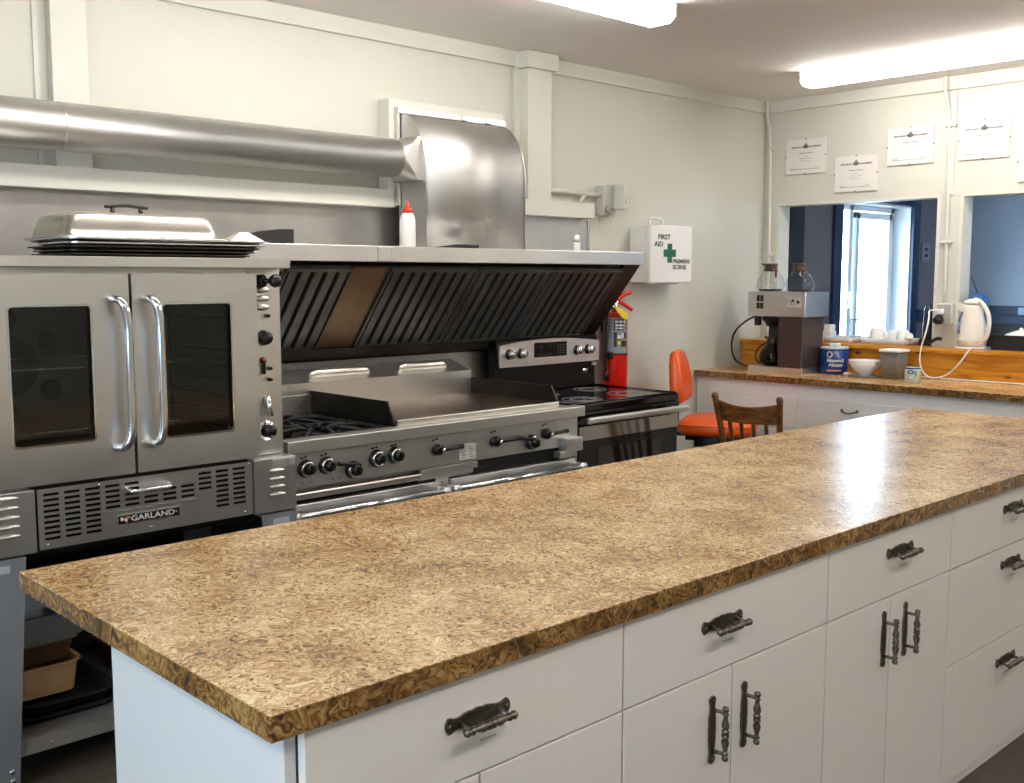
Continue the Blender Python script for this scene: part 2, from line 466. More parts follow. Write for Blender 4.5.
# opening linings
bm = new_bm()
box(bm, XW-.003, 6.10, 3.81, 3.828, 1.06, 1.945); box(bm, XW-.003, 6.10, 2.752, 2.77, 1.06, 1.945); box(bm, XW-.003, 6.10, 2.77, 3.81, 1.933, 1.948)
struct('trim_7', bm, 'trim')
bm = new_bm()
box(bm, XW-.003, 6.10, 2.62, 2.638, 1.06, 1.945); box(bm, XW-.003, 6.10, 1.3, 2.62, 1.933, 1.948)
struct('trim_8', bm, 'trim')
bm = new_bm(); box(bm, XW-.01, XW, 2.68, 2.715, 1.945, 2.525); struct('trim_9', bm, 'trim')   # joint cover above the post

# room beyond the openings
X0, X1, Z0, Z1 = 6.96, 8.04, .62, 2.03
bm = new_bm()
box(bm, 6.10, X0, YW, YW+.22, 0, CZ); box(bm, X1, XF+.2, YW, YW+.22, 0, CZ)
box(bm, X0, X1, YW, YW+.22, 0, Z0); box(bm, X0, X1, YW, YW+.22, Z1, CZ)
struct('wall_far_left', bm, 'far_wall_backlit')
bm = new_bm(); box(bm, XF, XF+.2, YN, YW, 0, CZ); struct('wall_far', bm, 'far_wall')
bm = new_bm()                                   # white reveal
box(bm, X0-.001, X0+.012, YW+.002, YW+.22, Z0, Z1); box(bm, X1-.012, X1+.001, YW+.002, YW+.22, Z0, Z1)
box(bm, X0, X1, YW+.002, YW+.22, Z1-.012, Z1+.001); box(bm, X0, X1, YW-.03, YW+.22, Z0-.001, Z0+.02)
struct('trim_10', bm, 'winframe')
bm = new_bm()                                   # navy casing
for a in ((X0-.11, X0, Z0-.1, Z1+.11), (X1, X1+.11, Z0-.1, Z1+.11), (X0, X1, Z1, Z1+.11), (X0, X1, Z0-.1, Z0)):
    box(bm, a[0], a[1], YW-.025, YW, a[2], a[3])
struct('trim_11', bm, 'navy', bevel=.003)
bm = new_bm(); box(bm, 6.27, 6.45, YW-.02, YW, 0, CZ-.1); struct('trim_12', bm, 'far_dark')
w = thing('window_1', None, None, ((X0+X1)/2, YW+.15, Z0), kind='structure')
bm = new_bm(); yf0, yf1 = YW+.14, YW+.19
for a in ((X0, X1, Z0, Z0+.05), (X0, X1, Z1-.05, Z1), (X0+.01, X0+.06, Z0, Z1), (X1-.06, X1-.01, Z0, Z1), (7.34, 7.40, Z0, Z1)):
    box(bm, a[0], a[1], yf0, yf1, a[2], a[3])
obj('window_frame', bm, 'winframe', w, bevel=.004)
bm = new_bm()
for a in ((7.41, 7.97, Z0+.05, Z0+.10), (7.41, 7.97, Z1-.11, Z1-.06), (7.41, 7.46, Z0+.05, Z1-.06), (7.92, 7.97, Z0+.05, Z1-.06)):
    box(bm, a[0], a[1], yf0-.02, yf0+.02, a[2], a[3])
obj('sash', bm, 'winframe', w, bevel=.004)
bm = new_bm(); box(bm, 7.40, 7.98, YW+.163, YW+.167, Z0+.04, Z1-.04); obj('pane', bm, 'winglass', w)
bm = new_bm(); box(bm, X0+.05, 7.35, YW+.163, YW+.167, Z0+.04, Z1-.04); obj('pane', bm, 'winglass', w)
bm = new_bm(); cyl(bm, (7.33, yf0-.03, 1.25), (7.33, yf0-.03, 1.37), .008, 10); cyl(bm, (7.33, yf0, 1.25), (7.33, yf0-.03, 1.25), .007, 8)
obj('window_latch', bm, 'winframe', w)
# navy rail and dark wainscot on both walls of that room
bm = new_bm(); box(bm, XF-.03, XF, YN, YW, 1.10, 1.245); box(bm, XF-.045, XF, YN, YW, 1.16, 1.175); struct('trim_13', bm, 'navy', bevel=.003)
bm = new_bm(); box(bm, XF-.02, XF, YN, YW, 0, 1.10); struct('trim_14', bm, 'far_dark')
bm = new_bm(); box(bm, 8.16, XF-.03, YW-.03, YW, 1.12, 1.22); struct('trim_15', bm, 'navy')
# a young tree outside the window
t = thing('tree', 'pale leafy tree standing outside the window beyond the serving opening', 'tree', (8.6, 7.2, 0))
bm = new_bm(); tube(bm, [(8.6, 7.2, 0), (8.65, 7.2, 1.2), (8.55, 7.25, 2.4), (8.6, 7.2, 3.2)], [.09, .07, .05, .02], 10)
for k in range(9):
    a = k*2.4; z = 1.0+.24*k
    tube(bm, [(8.6, 7.2, z), (8.6+.5*math.cos(a), 7.2+.5*math.sin(a), z+.35), (8.6+.95*math.cos(a), 7.2+.95*math.sin(a), z+.5)], [.03, .018, .006], 6)
obj('trunk', bm, 'chairwood', t)
bm = new_bm(); rr = random.Random(3)
for k in range(520):
    a = rr.random()*2*PI; r = 1.25*math.sqrt(rr.random()); z = .9+2.4*rr.random()
    c = Vector((8.6+r*math.cos(a), 7.2+r*math.sin(a), z)); u = Vector((rr.uniform(-1, 1), rr.uniform(-1, 1), rr.uniform(-1, 1))).normalized()
    v = u.cross(Vector((rr.uniform(-1, 1), rr.uniform(-1, 1), .3))).normalized()
    bm.faces.new([bm.verts.new(c+u*.07), bm.verts.new(c+v*.03), bm.verts.new(c-u*.07), bm.verts.new(c-v*.03)])
obj('foliage', bm, 'leaf', t)
bm = new_bm(); box(bm, -9, 18, YW+.25, 25, -.35, -.12); struct('ground_1', bm, mat('pale paving', '#9a978f', .9, var=.2))
# switch plate in that room
t = thing('light_switch', 'grey switch plate on the wall of the room beyond the left serving opening', 'light switch', (8.29, YW, 1.60))
bm = new_bm(); box(bm, 8.22, 8.36, YW-.012, YW, 1.60, 1.75, .003); obj('plate', bm, mat('grey plate', '#777b88', .4), t)
for z in (1.64, 1.69):
    bm = new_bm(); box(bm, 8.275, 8.305, YW-.022, YW-.010, z, z+.02, .002); obj('toggle', bm, 'black', t)
t = thing('wall_outlet', 'pale blue outlet plate on the navy rail seen through the right serving opening', 'outlet', (XF-.03, 3.35, 1.17))
bm = new_bm(); box(bm, XF-.045, XF-.02, 3.28, 3.40, 1.175, 1.235, .003); obj('plate', bm, mat('pale blue plate', '#9fb6d6', .4), t)
bm = new_bm(); box(bm, XF-.048, XF-.04, 3.33, 3.35, 1.19, 1.22); obj('socket', bm, 'black', t)

# ------------------------------------------------------------------ ceiling lights
def fixture(name, x, y, length, ax, label, dm='diffuser'):
    t = thing(name, label, 'ceiling light', (x, y, CZ), group=None)
    W = .078; h = length/2
    def pr(bm, pts, lo, hi):
        if ax == 'y': prism(bm, [(x+p[0], p[1]) for p in pts], y+lo, y+hi, 'y', smooth=False)
        else: prism(bm, [(y+p[0], p[1]) for p in pts], x+lo, x+hi, 'x', smooth=False)
    bm = new_bm(); pr(bm, [(-W*.5, CZ), (-W*.5, CZ-.0045), (W*.5, CZ-.0045), (W*.5, CZ)], -h, h); obj('housing', bm, 'lampwhite', t)
    prof = [(-W, CZ-.005), (-W, CZ-.056), (-W*.7, CZ-.076), (W*.7, CZ-.076), (W, CZ-.056), (W, CZ-.005)]
    bm = new_bm(); pr(bm, prof, -h+.012, h-.012); obj('diffuser', bm, dm, t)
    pe = [(-W-.002, CZ-.001), (-W-.002, CZ-.058), (-W*.7, CZ-.079), (W*.7, CZ-.079), (W+.002, CZ-.058), (W+.002, CZ-.001)]
    for s in (-1, 1):
        bm = new_bm(); pr(bm, pe, s*h-(.012 if s > 0 else 0), s*h+(0 if s > 0 else .012)); obj('end_cap', bm, 'lampwhite', t)
    return t
fixture('fluorescent_light', 5.30, 2.008, 2.44, 'y', 'long glowing fluorescent fixture on the ceiling in front of the serving openings')
fixture('fluorescent_light', 2.35, 2.865, 2.44, 'x', 'fluorescent fixture on the ceiling above the range, only its right end in view')
fixture('fluorescent_light', 1.2, -.3, 2.44, 'x', 'unseen fill lamp added on the ceiling behind the camera, lighting the front of the island', 'fill_diffuser')  # added out of view to brighten the island front
fixture('fluorescent_light', 4.2, -.6, 2.44, 'y', 'unseen fill lamp added on the ceiling off to the right, behind the island front', 'fill_diffuser')  # another added fill lamp, outside the view

fixture('fluorescent_light', -.9, 1.0, 2.44, 'y', 'fill lamp added on the ceiling to the left of the oven, out of view', 'fill_diffuser')  # added to even out the light from the left
# ------------------------------------------------------------------ conduits, wall boxes
t = thing('conduit_pipe', 'white conduit running down the wall corner behind the coffee machine', 'pipe', (5.955, 3.90, 1.09))
bm = new_bm(); tube(bm, [(5.955, 3.905, 2.60), (5.955, 3.905, 2.50), (5.955, 3.87, 2.40), (5.962, 3.868, 1.09)], .011, 10, 2); obj('pipe', bm, 'trim', t)
for z in (2.30, 1.62):
    bm = new_bm(); box(bm, 5.945, XW, 3.845, 3.89, z-.008, z+.008, .002); obj('pipe_clip', bm, 'trim', t)
t = thing('conduit_pipe', 'white conduit running from the ceiling down the post to the kettle outlet', 'pipe', (5.965, 2.70, 1.33))
bm = new_bm(); tube(bm, [(5.94, 2.735, 2.60), (5.94, 2.735, 2.50), (5.968, 2.71, 2.38), (5.968, 2.70, 1.34)], .0095, 10, 2); obj('pipe', bm, 'trim', t)
for z in (2.33, 1.68):
    bm = new_bm(); box(bm, 5.955, XW, 2.672, 2.738, z-.007, z+.007, .002); obj('pipe_clip', bm, 'trim', t)
t = thing('electrical_outlet', 'grey outlet box on the post with a black plug and white cord plugged in', 'outlet', (5.96, 2.69, 1.20))
bm = new_bm(); box(bm, 5.945, XW, 2.645, 2.735, 1.21, 1.33, .004); obj('box', bm, 'trim', t)
bm = new_bm(); box(bm, 5.94, 5.946, 2.65, 2.73, 1.215, 1.325, .002); obj('cover', bm, mat('outlet cover', '#a9a9a2', .4), t)
bm = new_bm(); box(bm, 5.90, 5.944, 2.685, 2.735, 1.27, 1.30, .006); obj('white_plug', bm, 'white', t)
bm = new_bm(); lathe(bm, [(0, 0), (.026, 0), (.027, .015), (.022, .035), (0, .04)], (5.94, 2.712, 1.238), (-1, .1, -.1), 18); obj('black_plug', bm, 'black', t)

# conduit and electrical box right of the duct box
t = thing('conduit_pipe', 'cream conduit running level from the duct box to the wall switch box', 'pipe', (4.0, 3.9, 1.92))
bm = new_bm(); tube(bm, [(3.60, 3.895, 1.935), (4.36, 3.895, 1.924)], .012, 10); obj('pipe', bm, 'trim', t)
bm = new_bm(); tube(bm, [(4.23, 3.895, 1.925), (4.19, 3.90, 1.878)], .010, 8); obj('branch', bm, 'trim', t)
bm = new_bm(); cyl(bm, (3.83, 3.895, 1.93), (3.83, 3.87, 1.945), .014, 10); obj('pipe_clip', bm, 'trim', t)
t = thing('electrical_box', 'pale grey switch box with outlet and hanging cable on the wall', 'electrical box', (4.42, 3.9, 1.82))
bm = new_bm(); box(bm, 4.345, 4.445, 3.87, YW, 1.815, 1.975, .005); obj('box', bm, mat('box grey', '#b9b7ad', .5), t)
bm = new_bm(); box(bm, 4.435, 4.448, 3.80, YW, 1.85, 1.985, .002); obj('mounting_plate', bm, 'trim', t)
bm = new_bm(); box(bm, 4.449, 4.52, 3.845, YW, 1.853, 1.975, .004); obj('outlet_box', bm, 'trim', t)
bm = new_bm(); lathe(bm, [(0, 0), (.017, 0), (.015, .012), (0, .014)], (4.485, 3.845, 1.94), (0, -1, 0), 14, 1, 1.3); obj('socket', bm, 'white', t)
bm = new_bm(); prism(bm, [(4.47, 1.885), (4.50, 1.885), (4.485, 1.92)], 3.836, 3.846, 'y'); obj('plug', bm, mat('grey plug', '#84827c', .5), t)
bm = new_bm(); tube(bm, [(4.38, 3.865, 1.86), (4.36, 3.862, 1.84), (4.40, 3.86, 1.83), (4.42, 3.865, 1.85)], .012, 8, 2); obj('knockout_bushing', bm, mat('dull plug', '#9b998f', .5), t)
bm = new_bm(); tube(bm, [(4.44, 3.86, 1.86), (4.45, 3.88, 1.80), (4.41, 3.905, 1.74), (4.39, 3.92, 1.705), (4.37, 3.915, 1.75), (4.35, 3.90, 1.81)], .004, 6, 2); obj('cable', bm, 'trim', t)

# ------------------------------------------------------------------ certificates
def certificate(y, z, label):
    t = thing('certificate', label, 'certificate', (XW, y, z), group='framed certificates')
    bm = new_bm(); box(bm, XW-.012, XW, y-.14, y+.14, z, z+.214, .002); obj('backing_board', bm, 'paper', t)
    for k, (yy, zz) in enumerate(((y, z+.214), (y, z), (y-.14, z+.107), (y+.14, z+.107))):
        bm = new_bm(); box(bm, XW-.016, XW-.006, yy-.003, yy+.003, zz-.004, zz+.004, .001); obj('clip', bm, 'pewter', t)
    bm = new_bm(); xx = XW-.0122; R_ = (0, -1, 0); U_ = (0, 0, 1)
    textm(bm, 'RESTAURANT', .0125, (xx, y+.062, z+.164), R_, U_, .0002, bold=.0008)
    textm(bm, 'MANAGEMENT', .0125, (xx, y-.064, z+.164), R_, U_, .0002, bold=.0008)
    lathe(bm, [(.0, 0), (.017, 0), (.017, .0003), (0, .0003)], (xx, y, z+.166), (-1, 0, 0), 16, 1.2, .7)
    prism(bm, [(y-.010, z+.175), (y+.010, z+.175), (y-.003, z+.192)], xx-.0004, xx, 'x')
    textm(bm, 'certificate of completion', .0095, (xx, y, z+.127), R_, U_, .0002, bold=.0003)
    for j, wd in enumerate((.07, .09, .05)):
        box(bm, xx-.0003, xx, y-wd/2, y+wd/2, z+.078+j*.014, z+.0795+j*.014)
    box(bm, xx-.0003, xx, y-.105, y+.105, z+.026, z+.0285)
    textm(bm, 'signed', .012, (xx, y+.09, z+.034), R_, U_, .0002, font_shear=.4); textm(bm, 'date', .012, (xx, y-.075, z+.038), R_, U_, .0002, font_shear=.4)
    obj('print', bm, 'ink', t)
    return t
c0 = certificate(3.627, 2.127, 'leftmost framed certificate, beside the wall corner, higher than its neighbour')
dup(c0, (XW, 3.281, 1.996), label='framed certificate hung lowest, just above the left serving opening')
dup(c0, (XW, 2.944, 2.132), label='framed certificate just left of the post conduit')
dup(c0, (XW, 2.520, 2.131), label='framed certificate just right of the post conduit')
dup(c0, (XW, 2.190, 1.992), label='framed certificate cut off by the right edge of the photo')

# ================================================================== HOOD AND DUCT
t = thing('wall_sheet', None, None, (1, YW, .8)); 
bpy.data.objects.remove(t)
bm = new_bm(); box(bm, -1.5, 4.275, YW-.012, YW, 1.20, 1.795, .001); box(bm, 4.268, 4.285, YW-.02, YW, 1.6, 1.79)
solo('steel_wall_panel', bm, 'steel_wall', 'grey stainless sheet on the wall behind the hood, under the cream board', 'wall panel')
bm = new_bm(); box(bm, .9, 3.52, YW-.012, YW, .55, 1.115); 
for x in (1.5, 2.38, 3.0): box(bm, x, x+.002, YW-.0135, YW-.011, .55, 1.115)
solo('steel_splashback', bm, 'steel_wall', 'smoky stainless splashback on the wall behind the range, below the hood', 'splashback')
bm = new_bm(); box(bm, 3.52, 4.20, YW-.008, YW, .5, 1.12)  # black sheet in place of the dark shadow behind the stove
solo('wall_shadow_sheet', bm, 'black_matte', 'black sheet standing in for the shadow on the wall behind the home stove', 'wall panel')
bm = new_bm(); box(bm, -1.5, 2.925, YW-.08, YW-.001, 1.792, 1.872, .004)
solo('wall_board', bm, 'trim', 'long cream board on the wall under the round duct', 'board')
bm = new_bm(); box(bm, 3.55, 4.255, YW-.08, YW-.001, 1.792, 1.872, .004)
solo('wall_board', bm, 'trim', 'short cream board on the wall right of the duct box', 'board')

t = thing('range_hood', 'long stainless range hood with dark slanted baffle filters above the range', 'range hood', (3.04, YW, 1.12))
HX0, HX1 = 1.86, 4.30
bm = new_bm()
prism(bm, [(3.562, 1.548), (3.562, 1.606), (YW-.013, 1.606), (YW-.013, 1.175), (3.916, 1.195), (3.625, 1.548)], HX0, HX1)
for f in bm.faces: pass
obj('canopy', bm, 'steel_hood', t)
bm = new_bm(); box(bm, HX0, HX1, 3.548, 3.562, 1.544, 1.609, .002); obj('front_lip', bm, 'steel_hood', t)
bm = new_bm(); box(bm, 2.60, 2.68, 3.543, 3.549, 1.548, 1.605, .001)
for x in (2.612, 2.668):
    for z in (1.556, 1.570, 1.584, 1.598): ball(bm, (x, 3.542, z), .0022, n=8)
obj('joint_plate', bm, 'steel_hood', t)
bm = new_bm(); prism(bm, [(3.86, 1.13), (3.85, 1.172), (YW-.012, 1.172), (YW-.012, 1.118), (3.90, 1.118)], HX0, 4.28); obj('grease_trough', bm, 'steel_dark', t)
# slanted face: from A (front, top) to B (rear, bottom)
A = Vector((0, 3.592, 1.528)); B = Vector((0, 3.885, 1.182)); D = (B-A); SL = D.length; D.normalize()
Nn = Vector((0, -D.z*-1, 0)); Nn = Vector((0, D.z, -D.y)).normalized()   # outward: towards the room and down
if Nn.y > 0: Nn = -Nn
def slab(bm, x0, x1, s0, s1, h0, h1):
    vs = []
    for x in (x0, x1):
        for s, h in ((s0, h0), (s1, h0), (s1, h1), (s0, h1)):
            p = A + D*s + Nn*h; vs.append(bm.verts.new((x, p.y, p.z)))
    for f in ((0, 1, 2, 3), (7, 6, 5, 4), (0, 4, 5, 1), (1, 5, 6, 2), (2, 6, 7, 3), (3, 7, 4, 0)): bm.faces.new([vs[i] for i in f])
def baffle(x0, x1):
    bm = new_bm(); slab(bm, x0, x1, 0, SL, -.004, .004); f = obj('baffle_filter', bm, 'filter_gap', t)
    bm = new_bm()
    slab(bm, x0, x1, 0, .014, .004, .026); slab(bm, x0, x1, SL-.014, SL, .004, .026)
    slab(bm, x0, x0+.010, 0, SL, .004, .026); slab(bm, x1-.010, x1, 0, SL, .004, .026)
    n = round((x1-x0-.02)/.056); p = (x1-x0-.02)/n
    for k in range(n):
        a = x0+.01+k*p
        # channel slats: U profile raised
        slab(bm, a+.012, a+p-.010, .012, SL-.012, .016, .022)
        slab(bm, a+.012, a+.015, .012, SL-.012, .006, .018); slab(bm, a+p-.013, a+p-.010, .012, SL-.012, .006, .018)
    g = obj('slats', bm, 'filter', f)
for x0, x1 in ((1.88, 2.18), (2.185, 2.50), (2.69, 3.18), (3.185, 3.675), (3.68, 4.17)): baffle(x0, x1)
bm = new_bm(); slab(bm, 2.505, 2.685, 0, SL, .002, .014); obj('blank_panel', bm, 'filter_blank', t)
bm = new_bm(); slab(bm, 4.175, HX1-.002, -.03, SL+.02, -.01, .010); obj('side_strip', bm, 'steel_dark', t)

# duct box
bm = new_bm(); box(bm, 2.89, 3.585, YW-.085, YW-.001, 1.873, 2.27, .003)
solo('mounting_board', bm, 'trim', 'pale painted board on the wall behind the steel duct box', 'board')
t = thing('duct_box', 'tall stainless duct box with a curved top standing on the hood', 'duct box', (3.23, 3.75, 1.609))
BX0, BX1, BY0, BY1 = 2.937, 3.535, 3.645, 3.842
pts = [(BY1, 1.610), (BY0, 1.610)]
zc = 1.93
for k in range(17):
    a = PI/2*k/16; pts.append((BY0 + (BY1-.004-BY0)*(1-math.cos(a)), zc + .275*math.sin(a)))
pts.append((BY1, 2.205))
bm = new_bm(); prism(bm, pts, BX0, BX1)
for f in bm.faces:
    if len(f.verts) == 4 and abs(f.normal.x) < .5: f.smooth = True
obj('shell', bm, 'steel_box', t)
bm = new_bm()
for x in (BX0-.003, BX1-.003):
    loop = [(p[0]-.002, p[1]) for p in pts[1:-1]]
    tube(bm, [(x+.003, p[0], p[1]) for p in loop], .003, 6)
obj('edge_seam', bm, 'steel_hood', t)
bm = new_bm(); box(bm, BX0-.02, BX1+.03, BY1-.03, BY1+.002, 2.205, 2.232, .001)
for x in (3.28, 3.43): box(bm, x, x+.03, BY1-.045, BY1-.03, 2.205, 2.228, .002)
box(bm, BX0-.02, BX0-.005, BY1-.02, BY1+.002, 1.80, 2.232); obj('top_flange', bm, 'steel', t)

t = thing('exhaust_duct', 'round stainless exhaust duct running along the wall to the duct box', 'duct', (.9, 3.77, 1.92))
bm = new_bm(); DY, DZ, DR = 3.762, 1.997, .083
lathe(bm, [(0, 0), (DR, 0), (DR, 4.73), (0, 4.73)], (XL+.02, DY, DZ), (1, 0, 0), 48); obj('pipe', bm, 'steel_h', t)
bm = new_bm(); lathe(bm, [(DR, -.004), (DR+.001, -.002), (DR+.001, .002), (DR, .004)], (1.415, DY, DZ), (1, 0, 0), 48); obj('seam_ring', bm, 'steel', t)
bm = new_bm(); n = 32
C_ = [bm.verts.new((2.85, DY+DR*math.cos(2*PI*i/n+PI/4), DZ+DR*math.sin(2*PI*i/n+PI/4))) for i in range(n)]
S_ = [bm.verts.new((2.915, DY+a*.088, DZ+b*.094)) for a, b in ((1, 1), (-1, 1), (-1, -1), (1, -1))]
T_ = [bm.verts.new((2.9365, DY+a*.088, DZ+b*.094)) for a, b in ((1, 1), (-1, 1), (-1, -1), (1, -1))]
for c in range(4):
    for k in range(-4, 4):
        f = bm.faces.new((S_[c], C_[(c*8+k) % n], C_[(c*8+k+1) % n])); f.smooth = True
    bm.faces.new((S_[c], C_[(c*8+4) % n], S_[(c+1) % 4])); bm.faces.new((S_[c], S_[(c+1) % 4], T_[(c+1) % 4], T_[c]))
obj('square_transition', bm, 'steel_hood', t)
# ================================================================== CONVECTION OVEN
OL, OR, OF, OB = .84, 1.828, 2.96, 3.60
t = thing('convection_oven', 'large stainless convection oven with two glass doors on grey legs', 'oven', (1.33, 3.28, FL))
bm = new_bm(); box(bm, OL-.03, OR-.010, OF-.012, OB, 1.509, 1.540, .003); obj('top_slab', bm, 'steel', t)
# body shell round the cavity
DZ0, DZ1 = .912, 1.492
bm = new_bm()
box(bm, OL, .90, OF+.055, OB, .905, 1.509); box(bm, 1.70, 1.822, OF+.065, OB, .905, 1.509)
box(bm, .90, 1.70, OB-.04, OB, .905, 1.509); box(bm, .90, 1.70, OF+.055, OB, .905, .955); box(bm, .90, 1.70, OF+.055, OB, 1.455, 1.509)
obj('body', bm, 'steel', t)
bm = new_bm()                                    # enamelled liner
box(bm, .90, .935, OF+.057, OB-.04, .955, 1.455); box(bm, 1.655, 1.70, OF+.057, OB-.04, .955, 1.455)
box(bm, .935, 1.655, OB-.10, OB-.04, .955, 1.455); box(bm, .935, 1.655, OF+.057, OB-.05, .955, .962); box(bm, .935, 1.655, OF+.057, OB-.05, 1.448, 1.455)
obj('liner', bm, mat('oven liner enamel', '#8c8883', .4), t)
bm = new_bm()
lathe(bm, [(0, 0), (.10, 0), (.10, .006), (0, .008)], (1.12, OB-.10, 1.20), (0, -1, 0), 24)
obj('fan_cover', bm, 'steel_dark', t)
for dx, dz in ((0, .15), (-.12, .07), (.13, .08), (-.12, -.09), (.13, -.08), (.0, -.15)):
    bm = new_bm(); lathe(bm, [(0, 0), (.034, 0), (.034, .003), (0, .003)], (1.12+dx, OB-.107, 1.20+dz), (0, -1, 0), 18); obj('fan_vent', bm, 'black_matte', t)
for z in (1.045, 1.225):
    bm = new_bm()
    cyl(bm, (.94, OF+.09, z), (1.65, OF+.09, z), .0035, 8); cyl(bm, (.94, OB-.12, z), (1.65, OB-.12, z), .0035, 8)
    for k in range(22):
        x = .955+k*.0325; cyl(bm, (x, OF+.09, z), (x, OB-.12, z), .0016, 6)
    obj('oven_rack', bm, 'chrome', t)
bm = new_bm()
for k in range(9):
    z = 1.0+k*.05; box(bm, 1.648, 1.655, OF+.08, OB-.12, z, z+.004)
for y in (OF+.10, OB-.14): box(bm, 1.645, 1.653, y, y+.006, .965, 1.44)
obj('rack_guide', bm, 'steel_dark', t)

def oven_door(x0, x1, wx0, wx1, wz0, wz1, hx, side):
    d0, d1 = OF+.008, OF+.052
    bm = new_bm()
    # frame ring with rounded window cut-out
    outer = [(x0, DZ0), (x1, DZ0), (x1, DZ1), (x0, DZ1)]
    inn = rrect(wx0, wx1, wz0, wz1, .014, 4)[::1]
    # build front/back faces as strips from outer rectangle to inner rounded rectangle
    def ring(y):
        O = [bm.verts.new((x1, y, DZ1)), bm.verts.new((x0, y, DZ1)), bm.verts.new((x0, y, DZ0)), bm.verts.new((x1, y, DZ0))]
        I = [bm.verts.new((p[0], y, p[1])) for p in inn]
        return O, I
    F = ring(d0); Bk = ring(d1)
    for O, I in (F, Bk):
        for c in range(4):
            seg = I[c*5:(c*5+5)]
            for a, b in zip(seg, seg[1:]): bm.faces.new((O[c], a, b))
            bm.faces.new((O[c], seg[-1], I[((c+1) % 4)*5], O[(c+1) % 4]))
    for k in range(4): bm.faces.new((F[0][k], F[0][(k+1) % 4], Bk[0][(k+1) % 4], Bk[0][k]))
    for k in range(20): bm.faces.new((F[1][k], F[1][(k+1) % 20], Bk[1][(k+1) % 20], Bk[1][k]))
    d = obj('door', bm, 'steel', t)
    bm = new_bm()
    i2 = rrect(wx0+.006, wx1-.006, wz0+.006, wz1-.006, .010, 4)
    R = [[bm.verts.new((p[0], y, p[1])) for p in L] for L, y in ((inn, d0-.002), (i2, d0-.002), (i2, d0+.008), (inn, d0+.008))]
    for a, b in zip(R, R[1:]+R[:1]):
        for k in range(20): bm.faces.new((a[k], a[(k+1) % 20], b[(k+1) % 20], b[k]))
    obj('window_trim', bm, 'chrome', d)
    bm = new_bm(); box(bm, wx0+.002, wx1-.002, d0+.012, d0+.016, wz0+.002, wz1-.002); obj('window_glass', bm, 'ovenglass', d)
    # tall D handle
    zt, zb = 1.425, .99; yo = d0-.050
    s = side
    pts = [(hx, d0+.004, zt-.005), (hx+s*.002, d0-.018, zt-.003), (hx+s*.022, yo+.006, zt-.010), (hx+s*.045, yo, zt-.045), (hx+s*.050, yo, zt-.09)]
    pts += [(hx+s*.050, yo, z) for z in (1.33, 1.25, 1.17, 1.09)]
    pts += [(hx+s*.050, yo, zb+.08), (hx+s*.045, yo, zb+.04), (hx+s*.022, yo+.006, zb+.010), (hx+s*.002, d0-.018, zb+.003), (hx, d0+.004, zb+.005)]
    bm = new_bm(); tube(bm, pts, .0125, 14, 2); obj('handle', bm, 'chrome', d)
    return d
oven_door(.885, 1.293, .955, 1.185, 1.018, 1.408, 1.240, .55)
oven_door(1.302, 1.706, 1.388, 1.618, 1.003, 1.408, 1.340, .45)
# control panel
bm = new_bm(); box(bm, 1.708, 1.815, OF+.062, OF+.075, .908, 1.503, .001); obj('control_panel', bm, 'steel_hood', t)
for k in range(3):
    z = 1.385+k*.028
    bm = new_bm(); lathe(bm, [(0, 0), (.013, .002), (.011, .014), (0, .016)], (1.752, OF+.068, z), (0, -1, 0), 16, 2.4, .85); obj('vent_louver', bm, 'steel_hood', t)
bm = new_bm(); cyl(bm, (1.738, OF+.064, 1.468), (1.738, OF+.03, 1.470), .021, 18)
obj('latch_barrel', bm, 'steel_dark', t)
bm = new_bm(); cyl(bm, (1.735, OF+.03, 1.470), (1.762, OF+.004, 1.470), .008, 12); ball(bm, (1.768, OF, 1.470), .021); lathe(bm, [(0, 0), (.016, 0), (.016, .014), (0, .014)], (1.728, OF+.034, 1.470), (1, -.9, 0), 16)
obj('latch_knob', bm, 'black', t)
def oknob(x, z, r, h, name='knob', m='black'):
    bm = new_bm(); lathe(bm, [(0, 0), (r*1.05, 0), (r, h*.5), (r*.82, h), (0, h)], (x, OF+.062, z), (0, -1, 0), 20); return obj(name, bm, m, t)
oknob(1.768, 1.358, .006, .022); oknob(1.756, 1.288, .024, .028)
bm = new_bm(); lathe(bm, [(0, 0), (.011, 0), (.010, .008), (0, .008)], (1.752, OF+.062, 1.215), (0, -1, 0), 16); box(bm, 1.747, 1.757, OF+.050, OF+.062, 1.170, 1.212, .002); obj('lamp_switch', bm, 'black', t)
bm = new_bm(); lathe(bm, [(0, 0), (.005, 0), (.005, .010), (0, .010)], (1.752, OF+.056, 1.218), (0, -1, 0), 12); obj('indicator', bm, 'orangeprint', t)
oknob(1.772, 1.188, .006, .020); oknob(1.772, 1.152, .006, .020)
bm = new_bm(); box(bm, 1.752, 1.762, OF+.035, OF+.062, 1.035, 1.10, .003); cyl(bm, (1.756, OF+.045, 1.10), (1.760, OF+.03, 1.035), .009, 10); obj('toggle_lever', bm, 'chrome', t)
bm = new_bm(); lathe(bm, [(0, 0), (.032, 0), (.032, .004), (0, .004)], (1.760, OF+.062, .985), (0, -1, 0), 24); obj('dial_plate', bm, 'chrome', t)
bm = new_bm(); lathe(bm, [(0, 0), (.023, 0), (.022, .012), (.018, .030), (0, .030)], (1.760, OF+.058, .985), (0, -1, 0), 22); obj('knob', bm, 'black', t)
